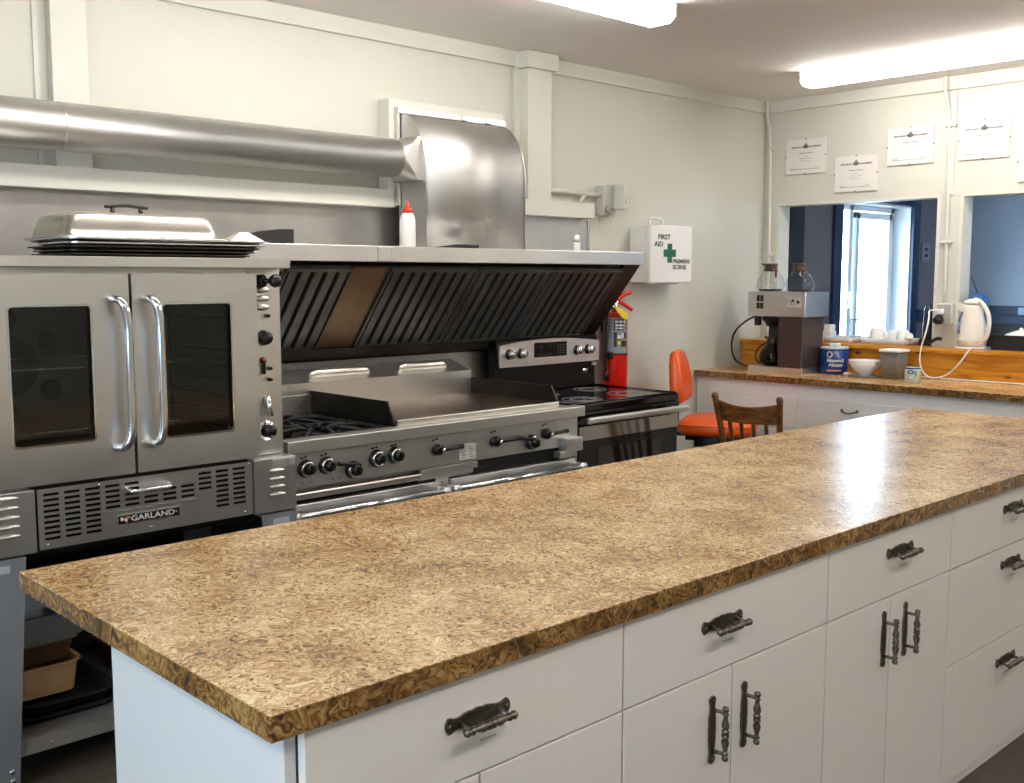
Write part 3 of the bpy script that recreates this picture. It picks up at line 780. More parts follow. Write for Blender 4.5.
# lower front: grille between two louvred boxes
bm = new_bm(); box(bm, 1.00, 1.672, OF+.03, OB-.02, .72, .905); obj('burner_housing', bm, 'steel_dark', t)
def panel_with_slots(x0, x1, z0, z1, slots, y, th, m, par):
    """a flat panel with real rectangular slots: built as a grid with the slot cells left out"""
    xs = sorted({x0, x1, *[s[0] for s in slots], *[s[1] for s in slots]}); zs = sorted({z0, z1, *[s[2] for s in slots], *[s[3] for s in slots]})
    bm = new_bm(); V = {}
    def v(i, j):
        if (i, j) not in V: V[i, j] = bm.verts.new((xs[i], y, zs[j]))
        return V[i, j]
    for i in range(len(xs)-1):
        for j in range(len(zs)-1):
            cx, cz = (xs[i]+xs[i+1])/2, (zs[j]+zs[j+1])/2
            if any(s[0] < cx < s[1] and s[2] < cz < s[3] for s in slots): continue
            bm.faces.new((v(i, j), v(i+1, j), v(i+1, j+1), v(i, j+1)))
    o = obj('grille_panel', bm, m, par)
    s = o.modifiers.new('th', 'SOLIDIFY'); s.thickness = th; s.offset = 0
    return o
GX0, GX1, GZ0, GZ1 = 1.010, 1.668, .733, .902
sl = []
cw = .043; 
colx = [1.025+.0575*k for k in range(11)]
rows_full = [GZ0+.040+k*.0155 for k in range(8)]
zt = [.886-.0155*k for k in range(9)]
for k, x in enumerate(colx):
    if k < 3: rows = zt[0:9]
    elif k in (3, 4): rows = zt[0:5]
    elif k in (5, 6, 7): rows = zt[3:5] if k != 5 else zt[3:5]
    elif k in (8,): rows = zt[0:4]
    else: rows = zt[0:8]
    if k in (5, 6, 7): rows = zt[2:5]
    for z in rows: sl.append((x, x+cw, z-.0045, z+.0035))
g = panel_with_slots(GX0, GX1, GZ0, GZ1, sl, OF, .003, 'steel', t)
bm = new_bm(); tube(bm, [(1.262, OF, .870), (1.262, OF-.028, .867), (1.275, OF-.034, .866), (1.37, OF-.034, .866), (1.385, OF-.028, .867), (1.385, OF, .870)], .0065, 10, 2); obj('pull_handle', bm, 'chrome', g)
bm = new_bm()
for x0, x1 in ((1.18, 1.27), (1.285, 1.33), (1.345, 1.385), (1.40, 1.475)): box(bm, x0, x1, OF-.004, OF-.001, .808, .811)
obj('crease', bm, 'chrome', g)
bm = new_bm(); box(bm, 1.228, 1.420, OF-.006, OF-.001, .768, .797, .001); npl = obj('nameplate', bm, 'chrome', g)
bm = new_bm(); box(bm, 1.231, 1.417, OF-.0068, OF-.0055, .7705, .7945); textbg = obj('nameplate_field', bm, 'black', g)
bm = new_bm(); textm(bm, 'GARLAND', .0225, (1.335, OF-.0070, .7825), (1, 0, 0), (0, 0, 1), .0004, bold=.0003, xs=1.28); textm(bm, '®', .008, (1.408, OF-.0070, .783), (1, 0, 0), (0, 0, 1), .0004)
obj('nameplate_lettering', bm, 'paper', g)
bm = new_bm(); prism(bm, [(1.252, .787), (1.264, .787), (1.262, .791), (1.254, .791)], OF-.0078, OF-.0068, 'y'); prism(bm, [(1.247, .785), (1.266, .785), (1.266, .789), (1.250, .790)], OF-.0075, OF-.0068, 'y'); obj('nameplate_flame', bm, 'orangeprint', g)
bm = new_bm(); box(bm, 1.237, 1.244, OF-.0075, OF-.0068, .780, .790); prism(bm, [(1.240, .784), (1.258, .784), (1.254, .772), (1.250, .780)], OF-.0075, OF-.0068, 'y'); obj('nameplate_emblem', bm, 'paper', g)
for x, z in ((1.032, .745), (1.64, .745), (1.33, .748), (1.18, .893), (1.50, .893), (1.655, .893)):
    bm = new_bm(); lathe(bm, [(0, 0), (.004, 0), (.003, .003), (0, .004)], (x, OF-.001, z), (0, -1, 0), 12); obj('screw', bm, 'chrome', g)
for x0, x1, nl in ((OL, 1.004, 5), (1.674, OR, 4)):
    bm = new_bm(); box(bm, x0, x1, OF-.001, OB, .728, .903, .002); b = obj('side_housing', bm, 'steel', t)
    for k in range(nl):
        z = (.888 if nl == 5 else .862)-.026*k
        cx = x1-.085 if nl == 5 else 1.758
        bm = new_bm(); lathe(bm, [(0, 0), (.0085, 0), (.0075, .006), (.003, .010), (0, .0105)], (cx, OF-.001, z), (0, -1, 0), 18, 3.4 if nl == 4 else 5.2, .85); obj('louver', bm, 'steel_hood', b)
bm = new_bm(); box(bm, 1.742, 1.825, OF-.004, OF-.001, .872, .899, .001); obj('data_plate', bm, mat('aluminium plate', '#cfcfcd', .35, .8), t)
bm = new_bm(); box(bm, 1.797, 1.82, OF-.005, OF-.003, .878, .894); obj('plate_print', bm, mat('plate print', '#8a8c8e', .5), t)
# stand: legs, shelf, back
for x0, x1 in ((OL, .974), (1.700, OR)):
    for y0, y1, nm in ((OF+.002, OF+.055, 'leg'), (OB-.06, OB-.01, 'leg')):
        bm = new_bm(); xo = x0 if x0 < 1 else x1-.004; box(bm, xo, xo+.004, y0, y1, FL, .722)
        prism(bm, [(x0, .722), (x1, .722), (x1-.048, FL), (x0, FL)] if x0 < 1 else [(x0, .722), (x1, .722), (x1, FL), (x0+.048, FL)], y0, y0+.004, 'y')
        box(bm, x0, x1, y0, y1, .716, .722); l = obj(nm, bm, 'grey_paint', t)
        if nm == 'leg' and y0 < 3.2:
            for z in (.125, .098):
                bm = new_bm(); ball(bm, (x0+.07 if x0 < 1 else x0+.06, y0, z), .0085, 1, .45, 1, 12); obj('bolt', bm, 'chrome', l)
            bm = new_bm(); box(bm, (1.74 if x0 > 1 else .87), (1.80 if x0 > 1 else .93), y0-.002, y0+.001, .685, .705); obj('leg_sticker', bm, mat('leg sticker', '#b5b7b9', .4), l)
bm = new_bm(); box(bm, OL+.01, OR-.01, OF+.03, OB-.02, .180, .186); box(bm, OL+.01, OR-.01, OF+.026, OF+.030, .150, .188)
obj('shelf', bm, mat('shelf steel', '#aaa7a2', .5, .7), t)
bm = new_bm(); ball(bm, (1.025, OF+.025, .168), .004, 1, .5, 1, 10); obj('shelf_screw', bm, 'chrome', t)
bm = new_bm(); box(bm, OL, OR, OB-.012, OB-.006, .19, .905); box(bm, OR-.012, OR-.006, OF+.06, OB-.07, .19, .72); box(bm, OL+.006, OL+.012, OF+.06, OB-.07, .19, .72)
box(bm, OL+.02, OR-.02, OF+.06, OB-.02, .70, .715)
obj('stand_panel', bm, 'black_matte', t)

# pans kept on the oven shelf
def pan(bm, x0, x1, y0, y1, z0, z1, flare=.02, lip=.012, th=.004, r=.03):
    L = []
    for (e, z) in ((0, z0), (flare, z1), (flare+lip, z1), (flare+lip, z1-.004), (flare-0.0, z1-.004)):
        L.append([(p[0], p[1], z) for p in rrect(x0-e, x1+e, y0-e, y1+e, r+e, 4)])
    inner = [[(p[0], p[1], z) for p in rrect(x0-e, x1+e, y0-e, y1+e, r+e-.001, 4)] for e, z in ((flare-th, z1), (-th, z0+th))]
    loops = [L[0], L[4], L[3], L[2], L[1], inner[0], inner[1]]
    loft(bm, loops, smooth=False); return bm
sh = .1865
bm = new_bm(); pan(bm, 1.00, 1.26, 3.10, 3.46, sh, sh+.022, .012, .01); solo('sheet_pan', bm, 'black_matte', 'lowest black sheet pan on the shelf under the oven', 'pan')
bm = new_bm(); pan(bm, 1.01, 1.245, 3.11, 3.45, sh+.023, sh+.055, .016, .012); solo('sheet_pan', bm, 'black_matte', 'second black sheet pan, under the tan pan below the oven', 'pan')
bm = new_bm(); pan(bm, .985, 1.165, 3.15, 3.42, sh+.056, sh+.150, .012, .01); solo('roasting_pan', bm, 'tanpan', 'deep steel roasting pan with painted tan reflection on the black pans under the oven', 'pan')  # steel pan, the wood it reflects put into its tan colour
bm = new_bm(); pan(bm, 1.00, 1.155, 3.17, 3.40, sh+.152, sh+.215, .02, .008); solo('roasting_pan', bm, 'rust', 'browned baked-on pan stacked on the tan pan under the oven', 'pan')
bm = new_bm(); pan(bm, .975, 1.19, 3.13, 3.44, sh+.232, sh+.310, .014, .01); box(bm, .99, 1.17, 3.15, 3.42, sh+.2155, sh+.2325)
solo('steel_pan', bm, mat('dull pan steel', '#9aa0a6', .4, .9, var=.1, vscale=8), 'grey steel pan topmost of the stack under the oven', 'pan')
bm = new_bm(); pan(bm, 1.36, 1.58, 3.2, 3.45, sh, sh+.10, .02, .012); solo('roasting_pan', bm, 'rust', 'dark brown pan alone at the right of the shelf under the oven', 'pan')

# trays, lid and tools on the oven
random.seed(4)
TR = [('flat dark sheet tray lowest on the oven top', 1.16, 1.75, 3.05, 3.38, 1.541, .010, 0.03, 'steel_dark'),
      ('dark sheet tray second from the bottom on the oven top', 1.17, 1.77, 3.06, 3.40, 1.553, .009, -.03, 'steel_dark'),
      ('scratched sheet tray in the middle of the stack on the oven top', 1.15, 1.78, 3.04, 3.38, 1.564, .009, .045, 'steel_dark'),
      ('bright rimmed sheet tray fourth from the bottom on the oven top', 1.17, 1.81, 3.05, 3.37, 1.575, .009, -.035, 'steel'),
      ('topmost sheet tray under the big lid on the oven', 1.15, 1.80, 3.04, 3.40, 1.586, .010, .012, 'steel')]
for lab, x0, x1, y0, y1, z, h, rot, m in TR:
    bm = new_bm(); cx, cy = (x0+x1)/2, (y0+y1)/2
    pan(bm, x0-cx+.02, x1-cx-.02, y0-cy+.02, y1-cy-.02, z, z+h, .008, .012, .002, .02)
    bmesh.ops.transform(bm, matrix=Matrix.Translation((cx, cy, 0)) @ Matrix.Rotation(rot, 4, 'Z'), verts=bm.verts)
    solo('sheet_tray', bm, m, lab, 'tray', group='stacked sheet trays')
t = thing('roaster_cover', 'polished steel roaster cover with black handle on the stacked trays', 'pan cover', (1.41, 3.25, 1.597))
bm = new_bm(); x0, x1, y0, y1, z0 = 1.165, 1.655, 3.085, 3.38, 1.5965
def rl(e, z, r): return [(p[0], p[1], z) for p in rrect(x0+e, x1-e, y0+e, y1-e, r, 6)]
loft(bm, [rl(-.018, z0, .03), rl(-.018, z0+.003, .03), rl(0, z0+.004, .03), rl(.006, z0+.03, .035), rl(.014, z0+.060, .04), rl(.022, z0+.070, .045), rl(.036, z0+.076, .05), rl(.09, z0+.079, .04)])
obj('cover_shell', bm, 'polish', t)
bm = new_bm()
for x in (1.375, 1.465): cyl(bm, (x, 3.25, z0+.076), (x, 3.25, z0+.098), .007, 12)
pp = [(1.352, 3.25, z0+.102), (1.37, 3.25, z0+.103), (1.42, 3.25, z0+.108), (1.47, 3.25, z0+.103), (1.488, 3.25, z0+.102)]
tube(bm, pp, .0055, 10, 2); obj('cover_handle', bm, 'black', t)
bm = new_bm()                                    # broad black scraper blade behind
prism(bm, [(2.045, 1.610), (2.300, 1.610), (2.300, 1.672), (2.24, 1.671), (2.14, 1.660), (2.07, 1.640)], 3.70, 3.706, 'y')
prism(bm, [(3.68, 1.607), (3.73, 1.607), (3.706, 1.612), (3.700, 1.612)], 2.06, 2.28, 'x')
solo('griddle_scraper', bm, mat('dark scraper steel', '#3c3b3b', .45, .7), 'wide dark scraper blade standing on the hood left end', 'scraper')
bm = new_bm()                                    # folded cream cloth pad
loft(bm, [[(1.745, 3.20, 1.597), (1.90, 3.20, 1.597), (1.90, 3.32, 1.597), (1.745, 3.32, 1.597)], [(1.76, 3.22, 1.603), (1.885, 3.22, 1.603), (1.885, 3.30, 1.603), (1.76, 3.30, 1.603)],
          [(1.805, 3.24, 1.632), (1.835, 3.24, 1.632), (1.835, 3.26, 1.631), (1.805, 3.26, 1.631)]], smooth=False)
solo('turner_blade', bm, mat('pale turner', '#cfc8bd', .4, .5), 'pale pointed turner blade lying on the right end of the trays', 'turner')
bm = new_bm(); loft(bm, [[(x, y, z) for x, y in ((2.205, 3.60), (2.30, 3.58), (2.315, 3.62), (2.22, 3.65))] for z in (1.6095, 1.612)], smooth=False)
solo('paper_scrap', bm, 'white', 'small white paper scrap on the hood edge beside the scraper', 'paper')
t = thing('squeeze_bottle', 'white squeeze bottle with a red pointed cap on the hood', 'bottle', (2.80, 3.603, 1.609))
bm = new_bm(); lathe(bm, [(0, 0), (.031, 0), (.034, .004), (.034, .085), (.0335, .09), (.034, .095), (.033, .112), (.028, .132), (.020, .142), (0, .142)], (2.80, 3.603, 1.610), n=32); obj('bottle_body', bm, 'white', t)
bm = new_bm(); lathe(bm, [(0, 0), (.0205, 0), (.0205, .018), (.008, .020), (.0065, .03), (.0035, .052), (0, .053)], (2.80, 3.603, 1.752), n=24); obj('cap', bm, 'redplast', t)
bm = new_bm(); tube(bm, [(3.02, 3.598, 1.6165), (3.06, 3.596, 1.618), (3.12, 3.592, 1.6185), (3.185, 3.588, 1.618)], [.004, .008, .0085, .0085], 10)
prism(bm, [(2.93, 1.6095), (3.03, 1.6095), (3.03, 1.6195), (3.0, 1.6185)], 3.596, 3.598, 'y')
solo('kitchen_knife', bm, 'black', 'small black handled knife lying on the hood below the duct box', 'knife')
t = thing('spray_bottle', 'tiny white bottle with domed cap at the hood right end', 'bottle', (3.86, 3.61, 1.609))
bm = new_bm(); lathe(bm, [(0, 0), (.017, 0), (.018, .004), (.018, .040), (.016, .043), (0, .043)], (3.86, 3.61, 1.610), n=20); obj('bottle_body', bm, 'white', t)
bm = new_bm(); lathe(bm, [(.0165, 0), (.0185, .001), (.0185, .006), (.0165, .007)], (3.86, 3.61, 1.653), n=20); obj('neck_band', bm, 'tanpan', t)
bm = new_bm(); lathe(bm, [(0, 0), (.0165, 0), (.0155, .012), (.012, .026), (.006, .030), (0, .030)], (3.86, 3.61, 1.660), n=20); obj('cap', bm, 'white', t)

# ================================================================== COMMERCIAL RANGE
RX0, RX1 = 1.850, 3.285; RF = 3.062
t = thing('commercial_range', 'wide stainless gas range with open burners on the left and a griddle on the right', 'range', (2.56, 3.35, FL))
bm = new_bm()
box(bm, RX0, RX0+.004, RF, 3.80, .16, .90); box(bm, RX1-.004, RX1, RF, 3.80, .16, .90); box(bm, RX0, RX1, 3.79, 3.80, .16, .93); box(bm, RX0, RX1, RF, 3.80, .16, .17)
box(bm, RX0, RX1, RF+.03, 3.80, .70, .76); box(bm, 2.33, RX1, RF+.01, 3.80, .80, .93)
obj('body', bm, 'steel', t)
for x in (1.90, 3.22):
    for y in (3.14, 3.72):
        bm = new_bm(); lathe(bm, [(0, 0), (.025, 0), (.022, .02), (.02, .10), (0, .10)], (x, y, FL), n=16); obj('leg', bm, 'steel', t)
bm = new_bm(); box(bm, 1.842, 3.298, 3.028, 3.092, .892, .936, .003); obj('front_rail', bm, 'steel_hood', t)
bm = new_bm(); box(bm, RX0, RX1-.005, RF-.002, RF+.006, .768, .893); cp = obj('control_panel', bm, 'steel_hood', t)
def rknob(x, z):
    bm = new_bm(); lathe(bm, [(0, 0), (.032, 0), (.031, .006), (.028, .018), (0, .018)], (x, RF-.002, z), (0, -1, 0), 28); k = obj('knob', bm, 'black', t)
    bm = new_bm(); lathe(bm, [(.021, 0), (.0275, 0), (.0275, .003), (.021, .004)], (x, RF-.020, z), (0, -1, 0), 28); obj('knob_ring', bm, 'chrome', k)
    bm = new_bm(); lathe(bm, [(0, 0), (.020, 0), (.019, .014), (.017, .022), (0, .022)], (x, RF-.020, z), (0, -1, 0), 20); box(bm, x-.004, x+.004, RF-.050, RF-.04, z-.015, z+.015, .001); obj('knob_grip', bm, 'black', k)
for x, z in ((1.928, .833), (2.010, .835), (2.120, .806), (2.224, .834), (2.306, .836), (3.005, .808)): rknob(x, z)
for x in (2.055, 2.92):                           # handles swung left over the ringed knobs
    bm = new_bm(); tube(bm, [(x-.01, RF-.025, .838), (x+.02, RF-.028, .833), (x+.08, RF-.03, .822)], .008, 10); obj('valve_handle', bm, 'black', t)
for x in (2.505, 2.80, 3.088):
    bm = new_bm(); lathe(bm, [(0, 0), (.023, 0), (.021, .018), (.018, .024), (0, .024)], (x, RF-.002, .834), (0, -1, 0), 24); k = obj('lever_knob', bm, 'black', t)
    bm = new_bm(); tube(bm, [(x+.005, RF-.028, .834), (x+.05, RF-.030, .836), (x+.105, RF-.030, .838)], [.008, .008, .0105], 12); obj('lever', bm, 'black', k)
    bm = new_bm(); lathe(bm, [(0, 0), (.009, 0), (.008, .006), (0, .007)], (x+.012, RF-.030, .832), (0, -1, 0), 14); obj('lever_cap', bm, 'chrome', k)
for x in (1.92, 2.0, 2.215, 2.30, 2.495, 2.79, 3.08):
    bm = new_bm(); box(bm, x-.012, x-.004, RF-.008, RF-.002, .868, .874, .001); obj('valve_screw', bm, 'black', t)
    bm = new_bm(); box(bm, x+.004, x+.012, RF-.008, RF-.002, .871, .877, .001); obj('valve_screw', bm, 'black', t)
bm = new_bm(); box(bm, 2.618, 2.70, RF-.0035, RF-.002, .778, .840); st = obj('warning_sticker', bm, mat('sticker', '#d8d5cf', .5), t)
bm = new_bm()
for k in range(6): box(bm, 2.626, 2.626+.02+.01*(k % 2), RF-.0042, RF-.0035, .786+.008*k, .7885+.008*k); box(bm, 2.666, 2.69-.006*(k % 3), RF-.0042, RF-.0035, .786+.008*k, .7885+.008*k)
obj('sticker_print', bm, 'ink', st)
bm = new_bm()
for x in (1.945, 1.905, 2.03, 2.06): box(bm, x, x+.014, RF-.0025, RF-.0015, .782, .785)
obj('panel_print', bm, 'ink', t)
# trims under the panel
bm = new_bm(); box(bm, RX0, 2.425, RF-.016, RF+.01, .728, .754, .006); obj('drip_tray_front', bm, 'polish', t)
bm = new_bm(); box(bm, 2.425, 2.705, RF-.010, RF+.01, .742, .765, .001); box(bm, 2.425, 2.685, RF-.006, RF+.01, .725, .742, .001); obj('drip_tray_front', bm, 'steel_hood', t)
bm = new_bm(); box(bm, RX0+.004, 2.425, RF+.012, RF+.02, .65, .73); box(bm, 2.70, RX1-.004, RF+.012, RF+.02, .65, .77); obj('vent_slot', bm, 'black_matte', t)
bm = new_bm(); box(bm, 2.495, 2.560, RF-.004, RF+.01, .3, .742, .001); obj('centre_post', bm, 'steel', t)
for x in (2.527,): 
    bm = new_bm(); ball(bm, (x, RF-.004, .705), .004, 1, .5, 1, 8); obj('screw', bm, 'steel_dark', t)
def rdoor(x0, x1, hx0, hx1, z1=.715):
    bm = new_bm(); box(bm, x0, x1, RF-.022, RF+.008, .30, z1, .003); d = obj('oven_door', bm, 'steel', t)
    hz = .684; hy = 2.995
    bm = new_bm(); cyl(bm, (hx0+.02, hy, hz), (hx1-.02, hy, hz), .011, 18); obj('door_bar', bm, 'chrome', d)
    for x in (hx0, hx1-.026):
        bm = new_bm(); box(bm, x, x+.026, hy-.014, RF-.022, hz-.012, hz+.014, .005)
        lathe(bm, [(0, 0), (.0165, 0), (.0165, .028), (0, .028)], (x-.001, hy, hz), (1, 0, 0), 20); obj('bar_bracket', bm, 'steel_hood', d)
rdoor(RX0+.004, 2.492, 1.80+.03, 2.51)
rdoor(2.563, RX1-.03, 2.535, 3.262)
bm = new_bm(); box(bm, 1.86, 3.26, RF-.01, RF+.008, .17, .295, .002); obj('kick_panel', bm, 'steel', t)
bm = new_bm(); box(bm, 3.165, 3.262, RF-.055, RF-.003, .752, .808, .002); box(bm, 3.135, 3.235, RF-.045, RF-.003, .728, .754, .001); br = obj('corner_bracket', bm, 'steel_hood', t)
# open burners
bm = new_bm(); box(bm, RX0+.004, 2.328, 3.092, 3.65, .86, .866); box(bm, RX0+.004, RX0+.012, 3.092, 3.65, .866, .93); box(bm, 2.318, 2.328, 3.092, 3.65, .866, .93); obj('burner_tray', bm, 'black_matte', t)
for by in (3.235, 3.50):
    bx = 2.085
    bm = new_bm(); lathe(bm, [(0, 0), (.05, 0), (.055, .02), (.05, .038), (.02, .042), (0, .03)], (bx, by, .868), n=24); obj('burner', bm, 'iron', t)
    bm = new_bm(); zt_ = .940
    x0, x1, y0, y1 = 1.875, 2.300, by-.132, by+.128
    for a in ((x0, x1, y0, y0+.013), (x0, x1, y1-.013, y1), (x0, x0+.013, y0, y1), (x1-.013, x1, y0, y1)): box(bm, a[0], a[1], a[2], a[3], zt_-.028, zt_-.004, .003)
    for k in range(8):
        a = k*PI/4; ca, sa = math.cos(a), math.sin(a)
        L = min((x1-x0)/2/abs(ca) if abs(ca) > .01 else 9, (y1-y0)/2/abs(sa) if abs(sa) > .01 else 9)-.004
        q = [(bx+ca*L, by+sa*L, zt_-.014), (bx+ca*L*.75, by+sa*L*.75, zt_-.002), (bx+ca*.07, by+sa*.07, zt_+.004), (bx+ca*.035, by+sa*.035, zt_-.006)]
        tube(bm, q, [.009, .008, .0075, .005], 8)
    for k in range(4):
        a = k*PI/2+.39; tube(bm, [(bx+math.cos(a)*.09, by+math.sin(a)*.09, zt_-.012), (bx+math.cos(a+.8)*.09, by+math.sin(a+.8)*.09, zt_-.012)], .006, 6)
    obj('burner_grate', bm, 'iron', t)
# griddle
bm = new_bm(); box(bm, 2.34, 3.195, 3.105, 3.652, .935, .953); obj('griddle_plate', bm, 'griddle', t)
bm = new_bm(); box(bm, 2.34, 3.195, 3.083, 3.106, .934, .957, .003); obj('griddle_front_edge', bm, 'polish', t)
bm = new_bm(); prism(bm, [(3.085, .934), (3.66, .934), (3.66, 1.024), (3.135, 1.024)], 2.330, 2.337); obj('splash_guard', bm, 'steel_dark', t, label='blackened left splash guard')
bm = new_bm(); prism(bm, [(3.085, .934), (3.66, .934), (3.66, 1.022), (3.135, 1.022)], 3.197, 3.204); obj('splash_guard', bm, 'steel_dark', t)
bm = new_bm(); prism(bm, [(3.652, .935), (3.652, 1.056), (3.80, 1.100), (3.80, .935)], 1.86, 3.196); obj('flue_riser', bm, 'steel_hood', t)
bm = new_bm(); box(bm, 1.86, 2.33, 3.646, 3.652, .935, 1.008); obj('riser_step', bm, 'steel', t)
for x0, x1 in ((2.365, 2.665), (2.825, 3.095)):
    y, z = 3.715, 1.077
    pts = [(x0, y, z-.012), (x0+.012, y-.003, z+.004), (x0+.03, y-.003, z+.008), (x1-.03, y-.003, z+.008), (x1-.012, y-.003, z+.004), (x1, y, z-.012)]
    bm = new_bm(); tube(bm, pts, [.008, .017, .019, .019, .017, .008], 14); obj('flue_louver', bm, 'polish', t)

# ================================================================== HOME STOVE
SX0, SX1, SF, SB = 3.505, 4.25, 3.27, 3.872
t = thing('electric_stove', 'home electric stove with black glass top and stainless back panel', 'stove', (3.88, 3.57, FL))
bm = new_bm(); box(bm, SX0+.005, SX1-.005, SF+.03, SB-.005, .09, .86); obj('body', bm, 'black_enamel', t)
bm = new_bm(); box(bm, SX0+.04, SX1-.04, SF+.08, SB-.05, FL, .09); obj('base', bm, 'black_matte', t)
bm = new_bm(); box(bm, SX0-.012, SX1+.003, SF-.005, SB-.04, .862, .900, .006); 
top = obj('cooktop', bm, 'black_enamel', t)
bm = new_bm(); tube(bm, [(SX0, SF+.005, .9035), (SX1-.012, SF+.005, .9035), (SX1-.012, SB-.05, .9035), (SX0, SB-.05, .9035), (SX0, SF+.005, .9035)], .0045, 6); obj('cooktop_rim', bm, 'black_enamel', top)
def ringmesh(cx, cy, rads, z):
    bm = new_bm()
    for r in rads: lathe(bm, [(r-.002, 0), (r, .0012), (r+.002, 0), (r, -.0005)], (cx, cy, z), n=40)
    return bm
for cx, cy, rr_ in ((3.69, 3.41, .095), (4.05, 3.42, .11), (3.70, 3.69, .085), (4.05, 3.69, .085)):
    for q in (rr_, rr_*.62):
        bm = ringmesh(cx, cy, (q,), .9003); obj('burner_ring', bm, mat('ring print', '#9c9a98', .35) if 'ringp' not in M else M['ringp'], top)
bm = new_bm(); box(bm, SX0+.03, SX1-.012, SF-.018, SF+.03, .848, .862, .003); obj('front_lip', bm, 'black_enamel', t)
bm = new_bm(); box(bm, SX0+.02, SX1+.02, SF-.062, SF-.036, .812, .843, .008); h = obj('door_handle', bm, 'steel_hood', t)
for x in (SX0+.06, SX1-.05):
    bm = new_bm(); box(bm, x, x+.025, SF-.04, SF+.005, .812, .838, .003); obj('handle_post', bm, 'steel_dark', h)
bm = new_bm(); box(bm, SX0+.01, SX1-.004, SF-.006, SF+.028, .728, .798, .003); obj('door_band', bm, mat('door band steel', '#bdb6ae', .10, 1), t)
bm = new_bm(); box(bm, SX0+.01, SX1-.006, SF-.004, SF+.028, .28, .727, .003); d = obj('oven_door', bm, 'black_enamel', t)
bm = new_bm(); box(bm, SX0+.14, SX1-.13, SF-.006, SF-.003, .36, .690, .001); obj('door_glass', bm, mat('dark mirror glass', '#151617', .05, spec=.9), d)
bm = new_bm(); box(bm, SX0+.01, SX1-.006, SF, SF+.028, .10, .27, .004); obj('drawer', bm, 'black_enamel', t)
# backguard
bm = new_bm(); prism(bm, [(SB-.045, .90), (SB-.040, 1.030), (SB-.070, 1.030), (SB-.055, 1.165), (SB, 1.172), (SB, .86), (SB-.045, .86)], SX0, SX1-.008); bg_ = obj('backguard', bm, mat('backguard black', '#060606', .35, spec=.25), t)
def arc_panel(bm, x0, x1, z0, zs, zm, y0, y1):
    n = 16; P_ = [(x0, z0)] + [(x1, z0)] + [(x1-(x1-x0)*k/n, zs+(zm-zs)*math.sin(PI*(k/n))) for k in range(n+1)]
    prism(bm, P_, y0, y1, 'y')
bm = new_bm(); arc_panel(bm, SX0+.006, SX1-.010, 1.036, 1.145, 1.168, SB-.076, SB-.050); pn = obj('control_panel', bm, 'steel_hood', bg_)
bm = new_bm(); box(bm, 3.75, 3.985, SB-.080, SB-.070, 1.075, 1.150, .002); obj('display', bm, mat('display black', '#050506', .3, spec=.25), bg_)
bm = new_bm()
for k in range(5): box(bm, 3.775+.022*k, 3.785+.022*k, SB-.0815, SB-.0795, 1.085, 1.089)
for k in range(3):
    for j in range(4): box(bm, 3.915+.02*k, 3.925+.02*k, SB-.0815, SB-.0795, 1.088+.014*j, 1.092+.014*j)
box(bm, 3.79, 3.80, SB-.0815, SB-.0795, 1.125, 1.13); box(bm, 3.86, 3.864, SB-.0815, SB-.0795, 1.128, 1.132)
obj('display_marks', bm, mat('display marks', '#5d5852', .5), bg_)
for x in (3.575, 3.655, 4.065, 4.150):
    bm = new_bm(); lathe(bm, [(0, 0), (.027, 0), (.027, .004), (.023, .008), (.022, .012), (0, .012)], (x, SB-.074, 1.100), (0, -1, 0), 24); k = obj('knob', bm, 'black', bg_)
    bm = new_bm(); lathe(bm, [(0, 0), (.021, 0), (.021, .022), (.018, .026), (0, .026)], (x, SB-.086, 1.100), (0, -1, 0), 24); box(bm, x-.003, x+.003, SB-.117, SB-.110, 1.084, 1.116, .001); obj('knob_cap', bm, 'chrome', k)
bm = new_bm(); lathe(bm, [(0, 0), (.014, 0), (.013, .002), (0, .003)], (4.165, SB-.046, .985), (0, -1, 0), 24, 1.8, .8); obj('badge', bm, 'chrome', bg_)
bm = new_bm(); box(bm, SX1-.03, SX1-.004, SB-.05, SB-.03, 1.008, 1.035, .003); obj('panel_bracket', bm, 'cream', bg_)
# ================================================================== ISLAND
def handle_mesh():
    """antique pull: shaped back plate, two posts and a turned grip; long axis X, front towards -Y, centred on the origin"""
    bm = new_bm()
    half = [(-.076, .004), (-.073, .0095), (-.069, .0135), (-.063, .0125), (-.054, .0095), (-.044, .0098), (-.034, .0125), (-.020, .0145), (-.012, .0132), (-.006, .0150), (0, .0155)]
    top = half + [(-x, z) for x, z in half[-2::-1]]
    pts = top + [(x, -z) for x, z in top[::-1]]
    prism(bm, pts, -.004, 0, 'y')
    for s in (-1, 1):
        cyl(bm, (s*.046, -.003, 0), (s*.046, -.030, -.004), .0048, 10, .004)
        lathe(bm, [(0, 0), (.0045, .0005), (.003, .003), (0, .0035)], (s*.068, -.004, 0), (0, -1, 0), 10)
    prof = [(0, -.062), (.006, -.060), (.0078, -.055), (.006, -.050), (.004, -.048), (.0072, -.045), (.0072, -.042), (.0045, -.040), (.0055, -.032), (.0085, -.022), (.0085, -.016), (.005, -.009), (.0085, -.007), (.0085, -.004), (.006, -.003), (.0085, 0)]
    prof += [(r, -h) for r, h in prof[-2::-1]]
    lathe(bm, prof, (0, -.032, -.004), (1, 0, 0), 16)
    bmesh.ops.recalc_face_normals(bm, faces=bm.faces[:])
    me = bpy.data.meshes.new('handle'); bm.to_mesh(me); bm.free(); me.materials.append(M['pewter']); return me
HM = handle_mesh()
def put_handle(parent, x, y, z, vertical=False):
    o = bpy.data.objects.new('handle', HM); COL.objects.link(o); o.parent = parent
    b = Vector(BASE[parent.name]); o.location = Vector((x, y, z))-b
    o.scale = (.88, 1, .95)
    if vertical: o.rotation_euler = (0, -PI/2, 0); o.scale = (.92, 1, .74)
    return o
